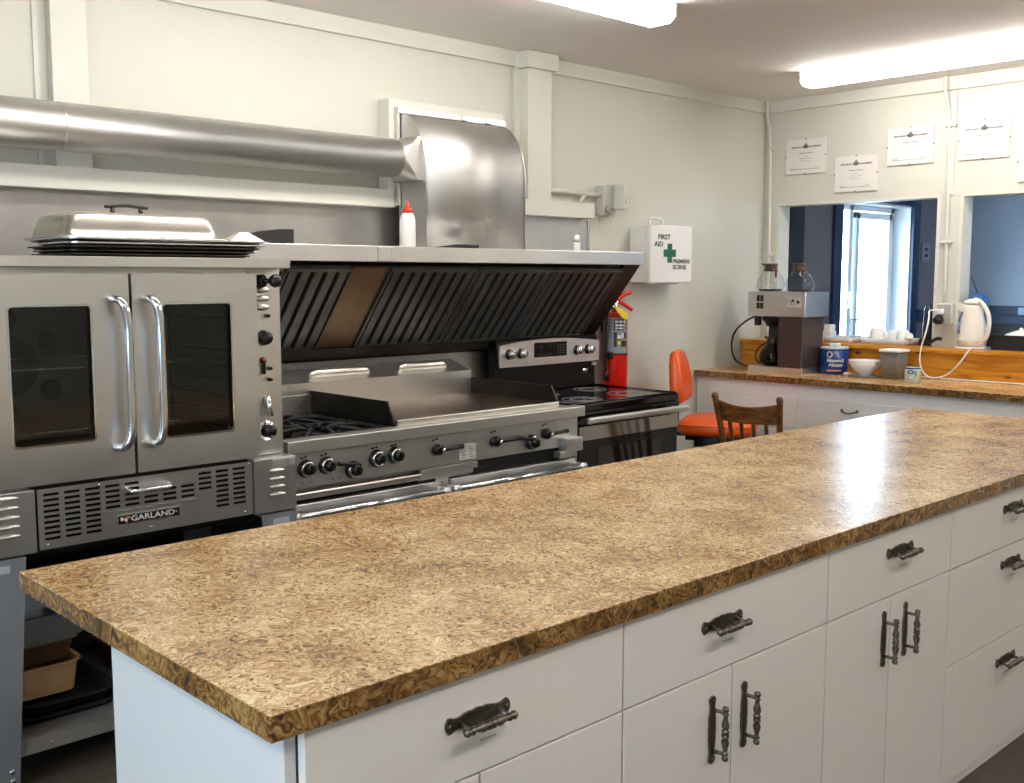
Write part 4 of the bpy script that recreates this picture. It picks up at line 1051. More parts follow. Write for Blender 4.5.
IY = 1.190; FB = .095; FL = .066
def front(t, name, x0, x1, z0, z1, hx=None, hz=None, vert=False, smudge=False):
    g = .0019
    bm = new_bm(); box(bm, x0+g, x1-g, IY, IY+.018, z0+g, z1-g, .0008, 1); d = obj(name, bm, 'cabinet', t)
    if hx: put_handle(d, hx, IY, hz, vert)
    if smudge:
        bm = new_bm(); r = random.Random(int(x0*1000))
        for k in range(6): 
            a = hx+.005+.006*k; box(bm, a, a+.004, IY-.0004, IY+.0001, hz-.044-r.random()*.002, hz-.041)
        obj('pencil_mark', bm, mat('smudge', '#a9a39c', .6), d)
    return d
UN = [(.737, 1.402, 'white island cabinet unit nearest the camera corner, one wide drawer over two doors'),
      (1.402, 2.106, 'white island cabinet unit second from the near corner, paired upright handles'),
      (2.106, 2.735, 'white island cabinet unit third from the near corner, left of the drawer stack'),
      (2.735, 3.560, 'white island unit of three stacked drawers at the right edge of the photo'),
      (3.560, 4.340, 'white island cabinet unit at the far end, beyond the drawer stack')]
for i, (a, b, lab) in enumerate(UN):
    t = thing('island_cabinet', lab, 'cabinet', ((a+b)/2, 1.5, FL), group='island cabinet units')
    bm = new_bm(); box(bm, a+.0005, b-.0005, IY+.0185, 1.780, FB, .8755); obj('carcass', bm, 'gap' if i < 99 else 'cabinet', t)  # carcass coloured dark to put shade into the gaps between fronts
    bm = new_bm(); box(bm, a+.0005, b-.0005, 1.7805, 1.795, FL, .8755); obj('back_panel', bm, 'cabinet_w', t)
    bm = new_bm(); box(bm, a+.0005, b-.0005, IY+.006, IY+.018, FL+.001, FB-.001); obj('toe_kick', bm, 'cabinet', t)
    m = (a+b)/2
    if i == 3:
        front(t, 'drawer', a, b, .705, .872, m-.012, .818, smudge=True); front(t, 'drawer', a, b, .433, .705, m-.012, .654, smudge=True); front(t, 'drawer', a, b, FB, .433, m-.012, .360, smudge=True)
    else:
        front(t, 'drawer', a, b, .705, .872, (1.052, 1.700, 2.442, 0, m)[i], (.801, .803, .815, 0, .82)[i], smudge=True)
        sh_ = (0, -.027, .008, 0, 0)[i]
        front(t, 'door', a, m-.012, FB, .705, m-.055+sh_, .588 if i != 2 else .604, True); front(t, 'door', m-.012, b, FB, .705, m+.055+sh_, .588 if i != 2 else .604, True)
    if i == 0:
        bm = new_bm(); box(bm, .718, .7365, IY+.019, 1.777, FL, .8755, .0008, 1); obj('end_panel', bm, 'cabinet_w', t)
    if i == 4:
        bm = new_bm(); box(bm, 4.3405, 4.358, IY, 1.795, FL, .8755, .001, 1); obj('end_panel', bm, 'cabinet_w', t)
t = thing('island_worktop', 'long speckled brown burl laminate worktop on the island', 'countertop', (2.5, 1.64, .876))
def worktop(x0, x1, y0, y1, t):
    bm = new_bm(); box(bm, x0, x1, y0, y1, .9115, .914, .0008, 1); obj('top_surface', bm, 'laminate', t)
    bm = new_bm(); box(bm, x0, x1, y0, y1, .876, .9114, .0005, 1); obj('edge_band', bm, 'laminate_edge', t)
worktop(.68, 4.41, 1.176, 2.112, t)

# ================================================================== RIGHT COUNTER
RX = 5.295
units = [(3.19, 3.925, 'white painted counter cabinet in the corner, partly behind the wooden chair'), (2.45, 3.19, 'white painted counter cabinet with the small curved drawer handle, under the blue tub'),
         (1.71, 2.45, 'white painted counter cabinet under the kettle end of the counter'), (.97, 1.71, 'white painted counter cabinet past the right edge of the photo')]
for i, (a, b, lab) in enumerate(units):
    t = thing('counter_cabinet', lab, 'cabinet', (5.55, (a+b)/2, FL), group='cabinets under the serving openings')
    bm = new_bm(); box(bm, RX, 5.80, a+.0005, b-.0005, .1, .8755); obj('carcass', bm, 'cab_right', t)
    bm = new_bm(); box(bm, RX+.05, 5.80, a+.0005, b-.0005, FL, .1); obj('toe_kick', bm, 'gap', t)
    def rf(nm, y0, y1, z0, z1):
        bm = new_bm(); box(bm, RX-.016, RX-.0005, y0, y1, z0, z1, .004, 2)
        return obj(nm, bm, 'cab_right', t)
    d = rf('drawer', a+.035, b-.035 if i else b-.10, .622, .800)
    if i: 
        bm = new_bm(); c = (a+b)/2 + .07
        tube(bm, [(RX-.016, c+.045, .752), (RX-.036, c+.042, .748), (RX-.042, c, .738), (RX-.036, c-.042, .748), (RX-.016, c-.045, .752)], .0045, 8, 2)
        for s in (-1, 1): lathe(bm, [(0, 0), (.009, 0), (.007, .004), (0, .005)], (RX-.016, c+s*.045, .752), (-1, 0, 0), 10)
        obj('handle', bm, 'pewter', d)
    bm = new_bm()
    m = (a+b)/2
    rf('door', a+.035, m-.004, .13, .600); rf('door', m+.004, b-.035 if i else b-.10, .13, .600)
t = thing('counter_worktop', 'speckled brown laminate worktop along the wall below the serving openings', 'countertop', (5.5, 2.5, .876))
worktop(5.258, 5.80, .97, 3.928, t)
t = thing('serving_ledge', 'varnished pine ledge running along under both serving openings', 'ledge', (5.9, 2.5, .914))
bm = new_bm(); box(bm, 5.765, 5.785, .97, 3.926, .915, 1.060, .001, 1); obj('front_board', bm, 'pine', t)
bm = new_bm(); box(bm, 5.742, 5.979, .97, 3.926, 1.0605, 1.084, .004, 2); box(bm, 5.979, 6.115, 2.772, 3.808, 1.0605, 1.084); box(bm, 5.979, 6.115, 1.302, 2.618, 1.0605, 1.084); obj('ledge_top', bm, 'pine', t)
LZ = 1.0845; CT = .9145

# ------------------------------------------------------------------ coffee machine
t = thing('coffee_machine', 'tall stainless and brown coffee brewer on the corner of the counter', 'coffee machine', (5.58, 3.47, CT))
CX0, CX1, CY0, CY1 = 5.44, 5.69, 3.292, 3.648
bm = new_bm(); box(bm, CX0-.006, CX1-.02, CY0-.005, CY1+.008, CT, CT+.034, .003); obj('base', bm, 'steel_hood', t)
bm = new_bm(); box(bm, CX0, CX1-.02, CY0, CY1-.195, CT+.0345, 1.248, .003); obj('side_body', bm, 'brown_plast', t)
bm = new_bm(); box(bm, CX1-.058, CX1-.02, CY1-.1945, CY1-.004, CT+.0345, 1.248, .002); obj('back_body', bm, 'black', t)
bm = new_bm(); lathe(bm, [(0, 0), (.045, 0), (.06, .03), (.072, .035), (.072, .062), (0, .062)], (CX0+.10, 3.545, 1.186), n=28); box(bm, CX0+.02, CX0+.05, 3.60, 3.635, 1.19, 1.245, .004); obj('brew_basket', bm, 'black', t)
bm = new_bm(); box(bm, CX0-.006, CX1+.005, CY0-.018, CY1+.018, 1.2485, 1.394, .003); hd = obj('head', bm, 'steel', t)
for y in (3.592, 3.567):
    for z in (1.337, 1.293):
        bm = new_bm(); box(bm, CX0-.009, CX0-.005, y-.010, y+.010, z, z+.036, .001); obj('rocker_switch', bm, 'black', hd)
bm = new_bm(); box(bm, CX0-.0075, CX0-.0055, 3.302, 3.413, 1.303, 1.360, .0005); 
pl = obj('instruction_plate', bm, mat('switch plate', '#cfcac2', .4), hd)
bm = new_bm()
xx = CX0-.0078
tube(bm, [(xx, 3.400, 1.315), (xx, 3.400, 1.343), (xx, 3.388, 1.350), (xx, 3.376, 1.343), (xx, 3.376, 1.315)], .0016, 6)
for y in (3.362, 3.346): box(bm, xx-.0003, xx, y, y+.003, 1.315, 1.34)
prism(bm, [(3.368, 1.338), (3.345, 1.338), (3.348, 1.350), (3.362, 1.352)], xx-.0003, xx, 'x')
prism(bm, [(3.322, 1.322), (3.310, 1.336), (3.322, 1.350), (3.334, 1.336)], xx-.0003, xx, 'x')
obj('instruction_marks', bm, 'black', hd)
bm = new_bm(); lathe(bm, [(0, 0), (.06, 0), (.062, .006), (0, .006)], (CX0+.105, 3.545, CT+.034), n=28); obj('warmer_plate', bm, 'black', t)
bm = new_bm(); tube(bm, [(5.70, 3.64, 1.262), (5.62, 3.74, 1.245), (5.58, 3.85, 1.16), (5.58, 3.885, 1.06), (5.585, 3.86, .96), (5.60, 3.79, .925), (5.66, 3.68, .925), (5.70, 3.63, .95)], .0062, 8, 3); obj('power_cord', bm, 'black', t)
bm = new_bm(); tube(bm, [(5.70, 3.63, 1.085), (5.68, 3.70, 1.075), (5.68, 3.765, 1.02), (5.68, 3.765, .955), (5.69, 3.70, .922), (5.70, 3.64, .93)], .005, 8, 3); obj('hose', bm, 'black', t)

def carafe(x, y, z, lab, dark=False):
    t = thing('coffee_carafe', lab, 'carafe', (x, y, z), group='glass coffee carafes')
    prof = [(0, .003), (.060, 0), (.074, .008), (.083, .028), (.083, .048), (.075, .075), (.060, .098), (.044, .116), (.037, .128), (.036, .134)]
    bm = new_bm(); lathe(bm, prof, (x, y, z), n=36); obj('glass_bowl', bm, 'glass' if not dark else glass('smoky carafe glass', '#6f6a66'), t)
    bm = new_bm(); lathe(bm, [(0, .0045), (.058, .0035), (.068, .009), (.070, .014), (0, .014)], (x, y, z), n=30); obj('steel_base', bm, 'steel_dark', t)
    bm = new_bm(); lathe(bm, [(.039, .120), (.043, .122), (.043, .130), (.040, .132), (.040, .150), (.042, .166), (.034, .168), (.033, .132), (.036, .122)], (x, y, z), n=28)
    prism(bm, [(y+.035, z+.150), (y+.035, z+.167), (y+.060, z+.168), (y+.05, z+.158)], x-.014, x+.014, 'x')
    obj('collar', bm, 'brown', t)
    bm = new_bm(); tube(bm, [(x-.03, y-.03, z+.160), (x-.045, y-.055, z+.163), (x-.052, y-.068, z+.14), (x-.052, y-.070, z+.085)], [.007, .008, .009, .008], 10, 1); obj('handle', bm, mat('carafe handle', '#5e3422', .35) if not dark else 'black', t)
    return t
carafe(5.56, 3.592, 1.3945, 'empty glass coffee carafe on the brewer top, nearer the wall corner')
carafe(5.565, 3.395, 1.3945, 'empty glass coffee carafe on the brewer top, nearer the serving opening')
carafe(CX0+.095, 3.545, CT+.0405, 'dark glass carafe on the warmer plate inside the brewer', True)

# ------------------------------------------------------------------ things on the counter
t = thing('coffee_tub', 'blue coffee tub with pale lettering beside the brewer', 'tub', (5.656, 3.205, CT))
bm = new_bm(); lathe(bm, [(0, 0), (.074, 0), (.077, .006), (.079, .145), (0, .145)], (5.656, 3.205, CT), n=40); obj('tub_body', bm, 'blue', t)
bm = new_bm(); lathe(bm, [(0, 0), (.081, 0), (.081, .010), (.076, .014), (0, .012)], (5.656, 3.205, CT+.1452), n=40); obj('lid', bm, mat('pale blue lid', '#a9b8c8', .4), t)
def on_cyl(bm, cx, cy, r, ang0):
    """wrap geometry drawn in (s along the surface, z) held in (x, z) onto a vertical cylinder; y holds the relief"""
    for v in bm.verts:
        a = ang0 + v.co.x/r; rr_ = r + v.co.y
        v.co = Vector((cx+rr_*math.cos(a), cy+rr_*math.sin(a), v.co.z))
TA = math.atan2(-3.205, -5.668)+.10
bm = new_bm(); textm(bm, 'Maxwell', .029, (0, .0008, CT+.081), (1, 0, 0), (0, 0, 1), .0003, bold=.0004, xs=1.05); textm(bm, 'House', .029, (0, .0008, CT+.055), (1, 0, 0), (0, 0, 1), .0003, bold=.0004, xs=1.05, font_shear=.3)
on_cyl(bm, 5.656, 3.205, .0788, TA); obj('lettering', bm, mat('white print', '#dfdccf', .5), t)
bm = new_bm(); n = 24
for k in range(n):
    a0, a1 = 2*PI*k/n, 2*PI*(k+1)/n
    q = [(-.035+math.cos(a)*r, .0008, CT+.117+math.sin(a)*r*1.15) for a, r in ((a0, .011), (a1, .011), (a1, .017), (a0, .017))]
    bm.faces.new([bm.verts.new(p) for p in q])
on_cyl(bm, 5.656, 3.205, .0790, TA); obj('ring_print', bm, 'gold', t)
bm = new_bm(); box(bm, -.05, .035, .0004, .001, CT+.018, CT+.027)
bmesh.ops.subdivide_edges(bm, edges=bm.edges[:], cuts=6, use_grid_fill=True); on_cyl(bm, 5.656, 3.205, .0788, TA); obj('stripe_print', bm, 'orangeprint', t)
bm = new_bm(); box(bm, 5.645, 5.685, 3.180, 3.235, CT+.1595, CT+.178, .004); solo('sugar_packet_box', bm, 'white', 'small white block sitting on the blue tub lid', 'box')
bm = new_bm(); lathe(bm, [(0, 0), (.022, 0), (.026, .004), (.026, .014), (.02, .016), (0, .016)], (5.615, 3.092, CT), n=24); solo('bottle_cap', bm, 'white', 'white round cap on the counter between blue tub and bowls', 'cap')
bm = new_bm(); lathe(bm, [(0, 0), (.06, 0), (.092, .004), (.095, .007), (.09, .008), (.05, .005), (0, .005)], (5.615, 2.985, CT), n=36); solo('saucer', bm, mat('grey saucer', '#8d9494', .3), 'flat grey saucer under the white bowls', 'saucer')
for k, lab in enumerate(('lower white bowl standing on the grey saucer', 'upper white bowl nested in the stack beside the blue tub')):
    z = CT+.0058+k*.014
    bm = new_bm(); lathe(bm, [(0, 0), (.040, 0), (.040, .010), (.044, .014), (.070, .040), (.096, .072), (.094, .074), (.066, .046), (.040, .019), (0, .016)], (5.615, 2.985, z), n=40); solo('bowl', bm, 'white_cer', lab, 'bowl', group='stacked white bowls')
bm = new_bm(); r = random.Random(5); L = []
for e, z in ((.062, .083), (.078, .093), (.055, .098), (.02, .100)):
    L.append([(5.615+e*math.cos(a)*(1+.05*math.sin(3*a+e*40)), 2.985+e*math.sin(a)*(1+.06*math.cos(4*a)), CT+z-.004+.003*math.sin(5*a+e*90)) for a in [2*PI*k/24 for k in range(24)]])
loft(bm, L); solo('paper_napkin', bm, 'white', 'crumpled white napkin filling the top bowl', 'napkin')
t = thing('storage_container', 'clear square container with white lid and packets on the counter', 'container', (5.62, 2.815, CT))
def sq(cx, cy, h, z, r=.012): return [(p[0], p[1], z) for p in rrect(cx-h, cx+h, cy-h, cy+h, r, 4)]
bm = new_bm(); loft(bm, [sq(5.62, 2.815, .050, CT), sq(5.62, 2.815, .0595, CT+.150), sq(5.62, 2.815, .0575, CT+.150), sq(5.62, 2.815, .048, CT+.003)]); obj('container_body', bm, 'frosted', t)
bm = new_bm(); loft(bm, [sq(5.62, 2.815, .065, CT+.150), sq(5.62, 2.815, .066, CT+.160), sq(5.62, 2.815, .060, CT+.165)]); obj('lid', bm, 'white', t)
bm = new_bm(); loft(bm, [sq(5.62, 2.815, .045, CT+.006), sq(5.62, 2.815, .049, CT+.085)]); obj('contents', bm, mat('beige packets', '#a3978b', .7, var=.25, vscale=30), t)
bm = new_bm(); prism(bm, [(2.862, CT+.012), (2.768, CT+.068), (2.768, CT+.010)], 5.5705, 5.5725, 'x'); box(bm, 5.5705, 5.572, 2.835, 2.862, CT+.085, CT+.089); box(bm, 5.5705, 5.572, 2.80, 2.825, CT+.083, CT+.087); obj('packet_print', bm, mat('packet grey', '#5d5a56', .6), t)
t = thing('small_tin', 'small pale green tin with blue top band and leaf print at the counter front', 'tin', (5.455, 2.635, CT))
TX, TY, TRR = 5.462, 2.628, .0405
bm = new_bm(); lathe(bm, [(0, 0), (TRR-.003, 0), (TRR, .003), (TRR, .083), (TRR-.003, .083), (TRR-.004, .07), (0, .07)], (TX, TY, CT), n=36); obj('tin_body', bm, mat('pale green tin', '#b7bfae', .3), t)
bm = new_bm(); lathe(bm, [(TRR-.002, 0), (TRR+.001, 0), (TRR+.001, .007), (TRR-.002, .008)], (TX, TY, CT+.076), n=36); obj('rim', bm, 'blue', t)
TA2 = math.atan2(-TY, -TX)
bm = new_bm(); 
for k in range(20):
    a0, a1 = 2*PI*k/20, 2*PI*(k+1)/20
    q = [(-.010+math.cos(a)*r*1.5, .0006, CT+.060+math.sin(a)*r*.85) for a, r in ((a0, .006), (a1, .006), (a1, .014), (a0, .014))]
    bm.faces.new([bm.verts.new(p) for p in q])
on_cyl(bm, TX, TY, TRR, TA2); obj('logo_print', bm, mat('blue logo', '#3c6fc0', .4), t)
bm = new_bm(); prism(bm, [(.016, CT+.030), (.023, CT+.045), (.022, CT+.062), (.018, CT+.072), (.012, CT+.060), (.011, CT+.042)], .0004, .0009, 'y'); on_cyl(bm, TX, TY, TRR, TA2); obj('leaf_print', bm, mat('leaf print', '#6d8a4c', .4), t)
bm = new_bm(); tube(bm, [(-.014, .0004, CT+.034), (-.008, .0004, CT+.028), (0, .0004, CT+.032)], .0025, 6); on_cyl(bm, TX, TY, TRR, TA2); obj('curl_print', bm, 'white', t)

# ------------------------------------------------------------------ things on the pine ledge
def tray(x0, x1, y0, y1, z, lab, m='white'):
    bm = new_bm(); L = []
    for e, zz in ((-.012, z), (0, z+.034), (-.003, z+.034), (-.014, z+.004)):
        L.append([(p[0], p[1], zz) for p in rrect(x0-e, x1+e, y0-e, y1+e, .03+e, 6)])
    loft(bm, L); return solo('serving_tray', bm, mat('tray white', '#d4d6d6', .3) if m == 'white' else m, lab, 'tray', group='trays on the ledge')
tray(5.83, 6.07, 3.190, 3.40, LZ, 'white tray with the tall glass on it, left on the ledge')
tray(5.83, 6.07, 2.862, 3.150, LZ, 'longer white tray holding upturned cups, on the ledge')
def cup(x, y, z, r, h, lab):
    t = thing('cup', lab, 'cup', (x, y, z), group='upturned white cups')
    bm = new_bm(); lathe(bm, [(r*.80, 0), (r, .002), (r, h*.35), (r*.92, h*.78), (r*.72, h*.96), (r*.5, h), (0, h)], (x, y, z), n=28); obj('cup_body', bm, 'white_cer', t)
    bm = new_bm(); tube(bm, [(x, y-r*.9, z+h*.75), (x, y-r*1.5, z+h*.70), (x, y-r*1.5, z+h*.35), (x, y-r*.95, z+h*.3)], .004, 8, 2); obj('handle', bm, 'white_cer', t)
cup(5.93, 3.085, LZ+.005, .046, .092, 'biggest upturned white cup, leftmost on the long tray')
cup(5.95, 2.985, LZ+.005, .036, .078, 'upturned white cup in the middle of the long tray')
cup(5.92, 2.915, LZ+.005, .038, .086, 'upturned white cup at the right end of the long tray')
bm = new_bm(); lathe(bm, [(0, 0), (.028, .002), (.024, .016), (.012, .028), (0, .032)], (5.90, 2.868, LZ+.035), n=9); solo('crumpled_napkin', bm, 'white', 'crumpled white napkin at the right rim of the long tray', 'napkin')
bm = new_bm(); lathe(bm, [(0, 0), (.030, 0), (.031, .012), (.034, .13), (.0325, .13), (.030, .014), (0, .013)], (5.95, 3.235, LZ+.005), n=28); solo('drinking_glass', bm, 'glass', 'tall clear glass standing on the short white tray', 'glass')
bm = new_bm(); lathe(bm, [(0, 0), (.034, 0), (.034, .008), (0, .008)], (5.95, 3.235, LZ+.136), n=24); solo('glass_cover', bm, mat('grey blue cover', '#7f93aa', .4), 'grey blue disc lying on the tall glass', 'cover')
bm = new_bm(); box(bm, 5.98, 6.05, 3.42, 3.50, LZ, LZ+.06, .002); box(bm, 5.985, 6.045, 3.425, 3.47, LZ+.0605, LZ+.10, .002); solo('white_carton', bm, 'white', 'stepped white carton behind the brewer on the ledge', 'carton')

t = thing('kettle', 'white electric kettle on the ledge at the foot of the post', 'kettle', (5.90, 2.50, LZ))
KT = t; KX, KY = 5.885, 2.500
bm = new_bm(); lathe(bm, [(0, 0), (.082, 0), (.084, .008), (.078, .012), (0, .012)], (KX, KY, LZ), n=36); obj('power_base', bm, 'white', t)
bm = new_bm()
L = []
for z, r, off in ((.013, .076, 0), (.030, .078, 0), (.060, .078, 0), (.120, .072, 0), (.180, .062, .002), (.225, .054, .004), (.245, .051, .006)):
    L.append([(KX+r*.92*math.cos(a), KY+off+r*math.sin(a), LZ+z) for a in [2*PI*k/32 for k in range(32)]])
loft(bm, L); obj('kettle_body', bm, 'cream', t)
bm = new_bm(); lathe(bm, [(.0785, 0), (.0795, .002), (.0795, .034), (.0785, .036)], (KX, KY, LZ+.014), n=36, sx=.93); obj('lower_band', bm, mat('kettle band', '#c9b8a2', .4), t)
bm = new_bm(); L = []
for z, r in ((.2455, .049), (.262, .045), (.273, .032), (.277, .012)):
    L.append([(KX+r*math.cos(a), KY+.002+r*math.sin(a), LZ+z) for a in [2*PI*k/28 for k in range(28)]])
loft(bm, L); obj('lid', bm, 'cream', t)
bm = new_bm(); prism(bm, [(KY+.045, LZ+.19), (KY+.045, LZ+.248), (KY+.095, LZ+.256), (KY+.075, LZ+.22)], KX-.018, KX+.018, 'x'); obj('spout', bm, 'cream', t)
bm = new_bm(); tube(bm, [(KX-.01, KY-.01, LZ+.272), (KX-.015, KY-.05, LZ+.262), (KX-.02, KY-.095, LZ+.20), (KX-.02, KY-.102, LZ+.13), (KX-.018, KY-.088, LZ+.06), (KX-.012, KY-.062, LZ+.035)], [.012, .014, .015, .0145, .0135, .012], 12, 2); obj('handle', bm, 'cream', t)
GA = math.atan2(-KY, -KX)-.55
bm = new_bm(); tube(bm, [(KX-.048, KY+.038, LZ+.205), (KX-.054, KY+.050, LZ+.165), (KX-.054, KY+.052, LZ+.145)], .0055, 8, 1); tube(bm, [(KX-.055, KY+.050, LZ+.14), (KX-.060, KY+.050, LZ+.085)], .0075, 8); obj('water_gauge', bm, mat('blue grey gauge', '#5d7397', .3), t)
bm = new_bm(); lathe(bm, [(0, 0), (.006, 0), (0, .003)], (KX-.068, KY+.028, LZ+.030), (-1, .3, 0), 10); obj('indicator', bm, 'brown', t)
bm = new_bm()
tube(bm, [(5.90, 2.715, 1.290), (5.86, 2.74, 1.295), (5.81, 2.71, 1.262), (5.74, 2.695, 1.168), (5.733, 2.715, 1.096), (5.725, 2.72, 1.02), (5.72, 2.70, .955), (5.715, 2.655, .9225), (5.715, 2.61, .9225), (5.72, 2.55, .945), (5.725, 2.49, 1.013), (5.732, 2.448, 1.084), (5.78, 2.455, 1.093), (5.85, 2.465, 1.090)], .0046, 8, 3)
obj('power_cord', bm, 'cord', KT)
bm = new_bm(); tube(bm, [(5.76, 2.72, .9195), (5.756, 2.5, .9195), (5.758, 2.2, .9195), (5.754, 1.4, .9195)], .004, 8, 2)
solo('extension_cord', bm, 'cord', 'white cord lying along the foot of the pine board', 'cord')
t = thing('can_opener', 'dark tall narrow appliance with a curved black lever left of the post', 'appliance', (5.99, 2.79, LZ))
bm = new_bm(); box(bm, 5.95, 6.05, 2.755+.018, 2.835, LZ, LZ+.04, .006); obj('base', bm, 'black', t)
bm = new_bm(); loft(bm, [[(p[0], p[1], LZ+z) for p in rrect(5.965+e, 6.045-e, 2.776+e, 2.828-e, .015, 4)] for z, e in ((.0405, 0), (.12, .002), (.20, .004), (.235, .010))]); obj('column', bm, mat('dark blue grey plastic', '#232d42', .25), t)
bm = new_bm(); tube(bm, [(5.955, 2.775, LZ+.022), (5.925, 2.745, LZ+.025), (5.91, 2.715, LZ+.045), (5.905, 2.69, LZ+.048), (5.905, 2.68, LZ+.042)], [.010, .009, .007, .006, .004], 8, 2); obj('lever', bm, 'black', t)
t = thing('blue_jug', 'dark blue round topped jug with a thin black straw behind the kettle', 'jug', (6.055, 2.545, LZ))
bm = new_bm(); lathe(bm, [(0, 0), (.040, 0), (.045, .01), (.055, .20), (.056, .262), (.046, .288), (.022, .304), (0, .308)], (6.055, 2.545, LZ), n=28); obj('jug_body', bm, mat('dark blue plastic', '#2b5690', .25), t)
bm = new_bm(); tube(bm, [(6.055, 2.55, LZ+.303), (6.055, 2.565, LZ+.34), (6.055, 2.59, LZ+.40)], .0028, 6); obj('straw', bm, 'black', t)
t = thing('black_tray', 'black deep tray of white dishes at the right end of the ledge', 'tray', (5.98, 2.28, LZ))
bm = new_bm(); pan(bm, 5.88, 6.08, 2.06, 2.395, LZ, LZ+.082, .004, .006, .004, .02); obj('tray_body', bm, mat('black tray plastic', '#18191b', .5), t)
bm = new_bm(); pan(bm, 5.89, 6.07, 2.07, 2.385, LZ+.005, LZ+.03, .0, .002); obj('inner_floor', bm, 'black', t)
bm = new_bm(); lathe(bm, [(.0, .0), (.084, 0), (.088, .006), (.075, .018), (.03, .036), (.010, .040), (.010, .050), (0, .054)], (5.975, 2.27, LZ+.0685), n=32); solo('dish_lid', bm, 'white_cer', 'white knobbed dish lid lying in the black tray', 'lid')
bm = new_bm(); box(bm, 5.86, 5.93, 2.405, 2.44, LZ, LZ+.010, .002); solo('blue_card', bm, mat('pale blue card', '#9fb2d0', .5), 'pale blue card on the ledge between kettle and black tray', 'card')

# ================================================================== FIRST AID BOX
t = thing('first_aid_box', 'white first aid box with green cross on the wall beside the hood', 'first aid box', (4.83, 3.85, 1.445))
FX0, FX1, FY, FZ0, FZ1 = 4.640, 5.020, 3.775, 1.450, 1.768
bm = new_bm(); box(bm, FX0, FX1-.012, FY+.035, YW-.001, FZ0, FZ1-.004, .006, 3); obj('case', bm, 'white', t)
bm = new_bm(); box(bm, FX0-.004, FX1, FY, FY+.034, FZ0-.004, FZ1+.004, .010, 4); dr = obj('door', bm, mat('first aid white', '#efece9', .3), t)
bm = new_bm(); tube(bm, [(4.70, 3.84, FZ1-.006), (4.70, 3.84, FZ1+.036), (4.716, 3.84, FZ1+.044), (4.80, 3.84, FZ1+.044), (4.815, 3.84, FZ1+.036), (4.815, 3.84, FZ1-.006)], .008, 10, 2); obj('carry_handle', bm, 'white', t)
for x in (4.66, 4.90):
    bm = new_bm(); box(bm, x, x+.06, FY+.01, FY+.06, FZ0-.010, FZ0-.003, .002); obj('latch', bm, 'cream', t)
def fxz(u, v): return FX0+(FX1-FX0)*u, FZ0+(FZ1-FZ0)*v
cx, cz = fxz(.445, .52); w_ = .021; 
bm = new_bm(); box(bm, cx-.056, cx+.056, FY-.0008, FY+.0004, cz-w_, cz+w_); box(bm, cx-w_, cx+w_, FY-.0009, FY+.0004, cz-.054, cz+.054); obj('green_cross', bm, 'green', dr)
bm = new_bm(); yy = FY-.0004
def fa(s, u, v, sz, al='LEFT'):
    x, z = fxz(u, v); textm(bm, s, sz, (x, yy, z), (1, 0, 0), (0, 0, 1), .0004, align=al, bold=.0011, xs=1.25)
fa('FIRST', .16, .80, .038); fa('AID', .08, .675, .038); fa('PREMIERS', .52, .375, .036 if False else .030); fa('SOINS', .52, .27, .036)
obj('lettering', bm, 'dkgreen', dr)

# ================================================================== FIRE EXTINGUISHER
EX, EY = 4.428, 3.845
t = thing('fire_extinguisher', 'red fire extinguisher with grey label hanging on the wall behind the stove', 'fire extinguisher', (EX, EY, .82))
bm = new_bm(); lathe(bm, [(0, 0), (.062, 0), (.068, .012), (.068, .412), (.062, .440), (.045, .462), (.026, .472), (0, .474)], (EX, EY, .82), n=44); obj('cylinder', bm, 'red', t)
bm = new_bm()
a0 = math.atan2(-EY, -EX)
n = 24; A_ = [a0-1.15+2.3*k/n for k in range(n+1)]
for (za, zb) in ((1.065, 1.262),):
    R1 = [bm.verts.new((EX+.0688*math.cos(a), EY+.0688*math.sin(a), za)) for a in A_]; R2 = [bm.verts.new((EX+.0688*math.cos(a), EY+.0688*math.sin(a), zb)) for a in A_]
    for k in range(n): bm.faces.new((R1[k], R1[k+1], R2[k+1], R2[k]))
lb = obj('label', bm, 'label_grey', t)
bm = new_bm()
for k in range(5):
    z = 1.23-.018*k; box(bm, -.045, -.018, .0002, .0006, z, z+.003)
for (x0, x1, z0, z1) in ((-.008, .07, 1.19, 1.25), (-.008, .008, 1.10, 1.18), (.012, .03, 1.11, 1.15), (.034, .07, 1.10, 1.135), (.05, .07, 1.145, 1.18)): box(bm, x0, x1, .0002, .0006, z0, z1)
bmesh.ops.subdivide_edges(bm, edges=bm.edges[:], cuts=2, use_grid_fill=True); on_cyl(bm, EX, EY, .0690, a0); obj('label_print', bm, mat('label black', '#232222', .5), lb)
bm = new_bm()
for (x0, x1, z0, z1) in ((-.004, .06, 1.235, 1.243), (.0, .05, 1.215, 1.222), (0, .05, 1.20, 1.205), (.012, .03, 1.145, 1.165), (.036, .048, 1.15, 1.175)): box(bm, x0, x1, .0005, .0009, z0, z1)
bmesh.ops.subdivide_edges(bm, edges=bm.edges[:], cuts=2, use_grid_fill=True); on_cyl(bm, EX, EY, .0690, a0); obj('label_white', bm, 'white', lb)
bm = new_bm(); box(bm, .014, .028, .0006, .001, 1.112, 1.135); on_cyl(bm, EX, EY, .0690, a0); obj('label_yellow', bm, 'yellow', lb)
bm = new_bm(); lathe(bm, [(.0685, 0), (.0705, .001), (.0705, .007), (.0685, .008)], (EX, EY, 1.055), n=44); obj('strap', bm, 'black', t)
bm = new_bm(); box(bm, EX-.095, EX-.062, EY-.045, EY-.005, 1.040, 1.075, .006); obj('strap_buckle', bm, 'black', t)
bm = new_bm(); lathe(bm, [(0, 0), (.022, 0), (.020, .03), (.016, .045), (.016, .06), (0, .06)], (EX, EY, 1.292), n=20); cyl(bm, (EX, EY, 1.32), (EX-.055, EY-.01, 1.315), .010, 12); obj('valve', bm, 'chrome', t)
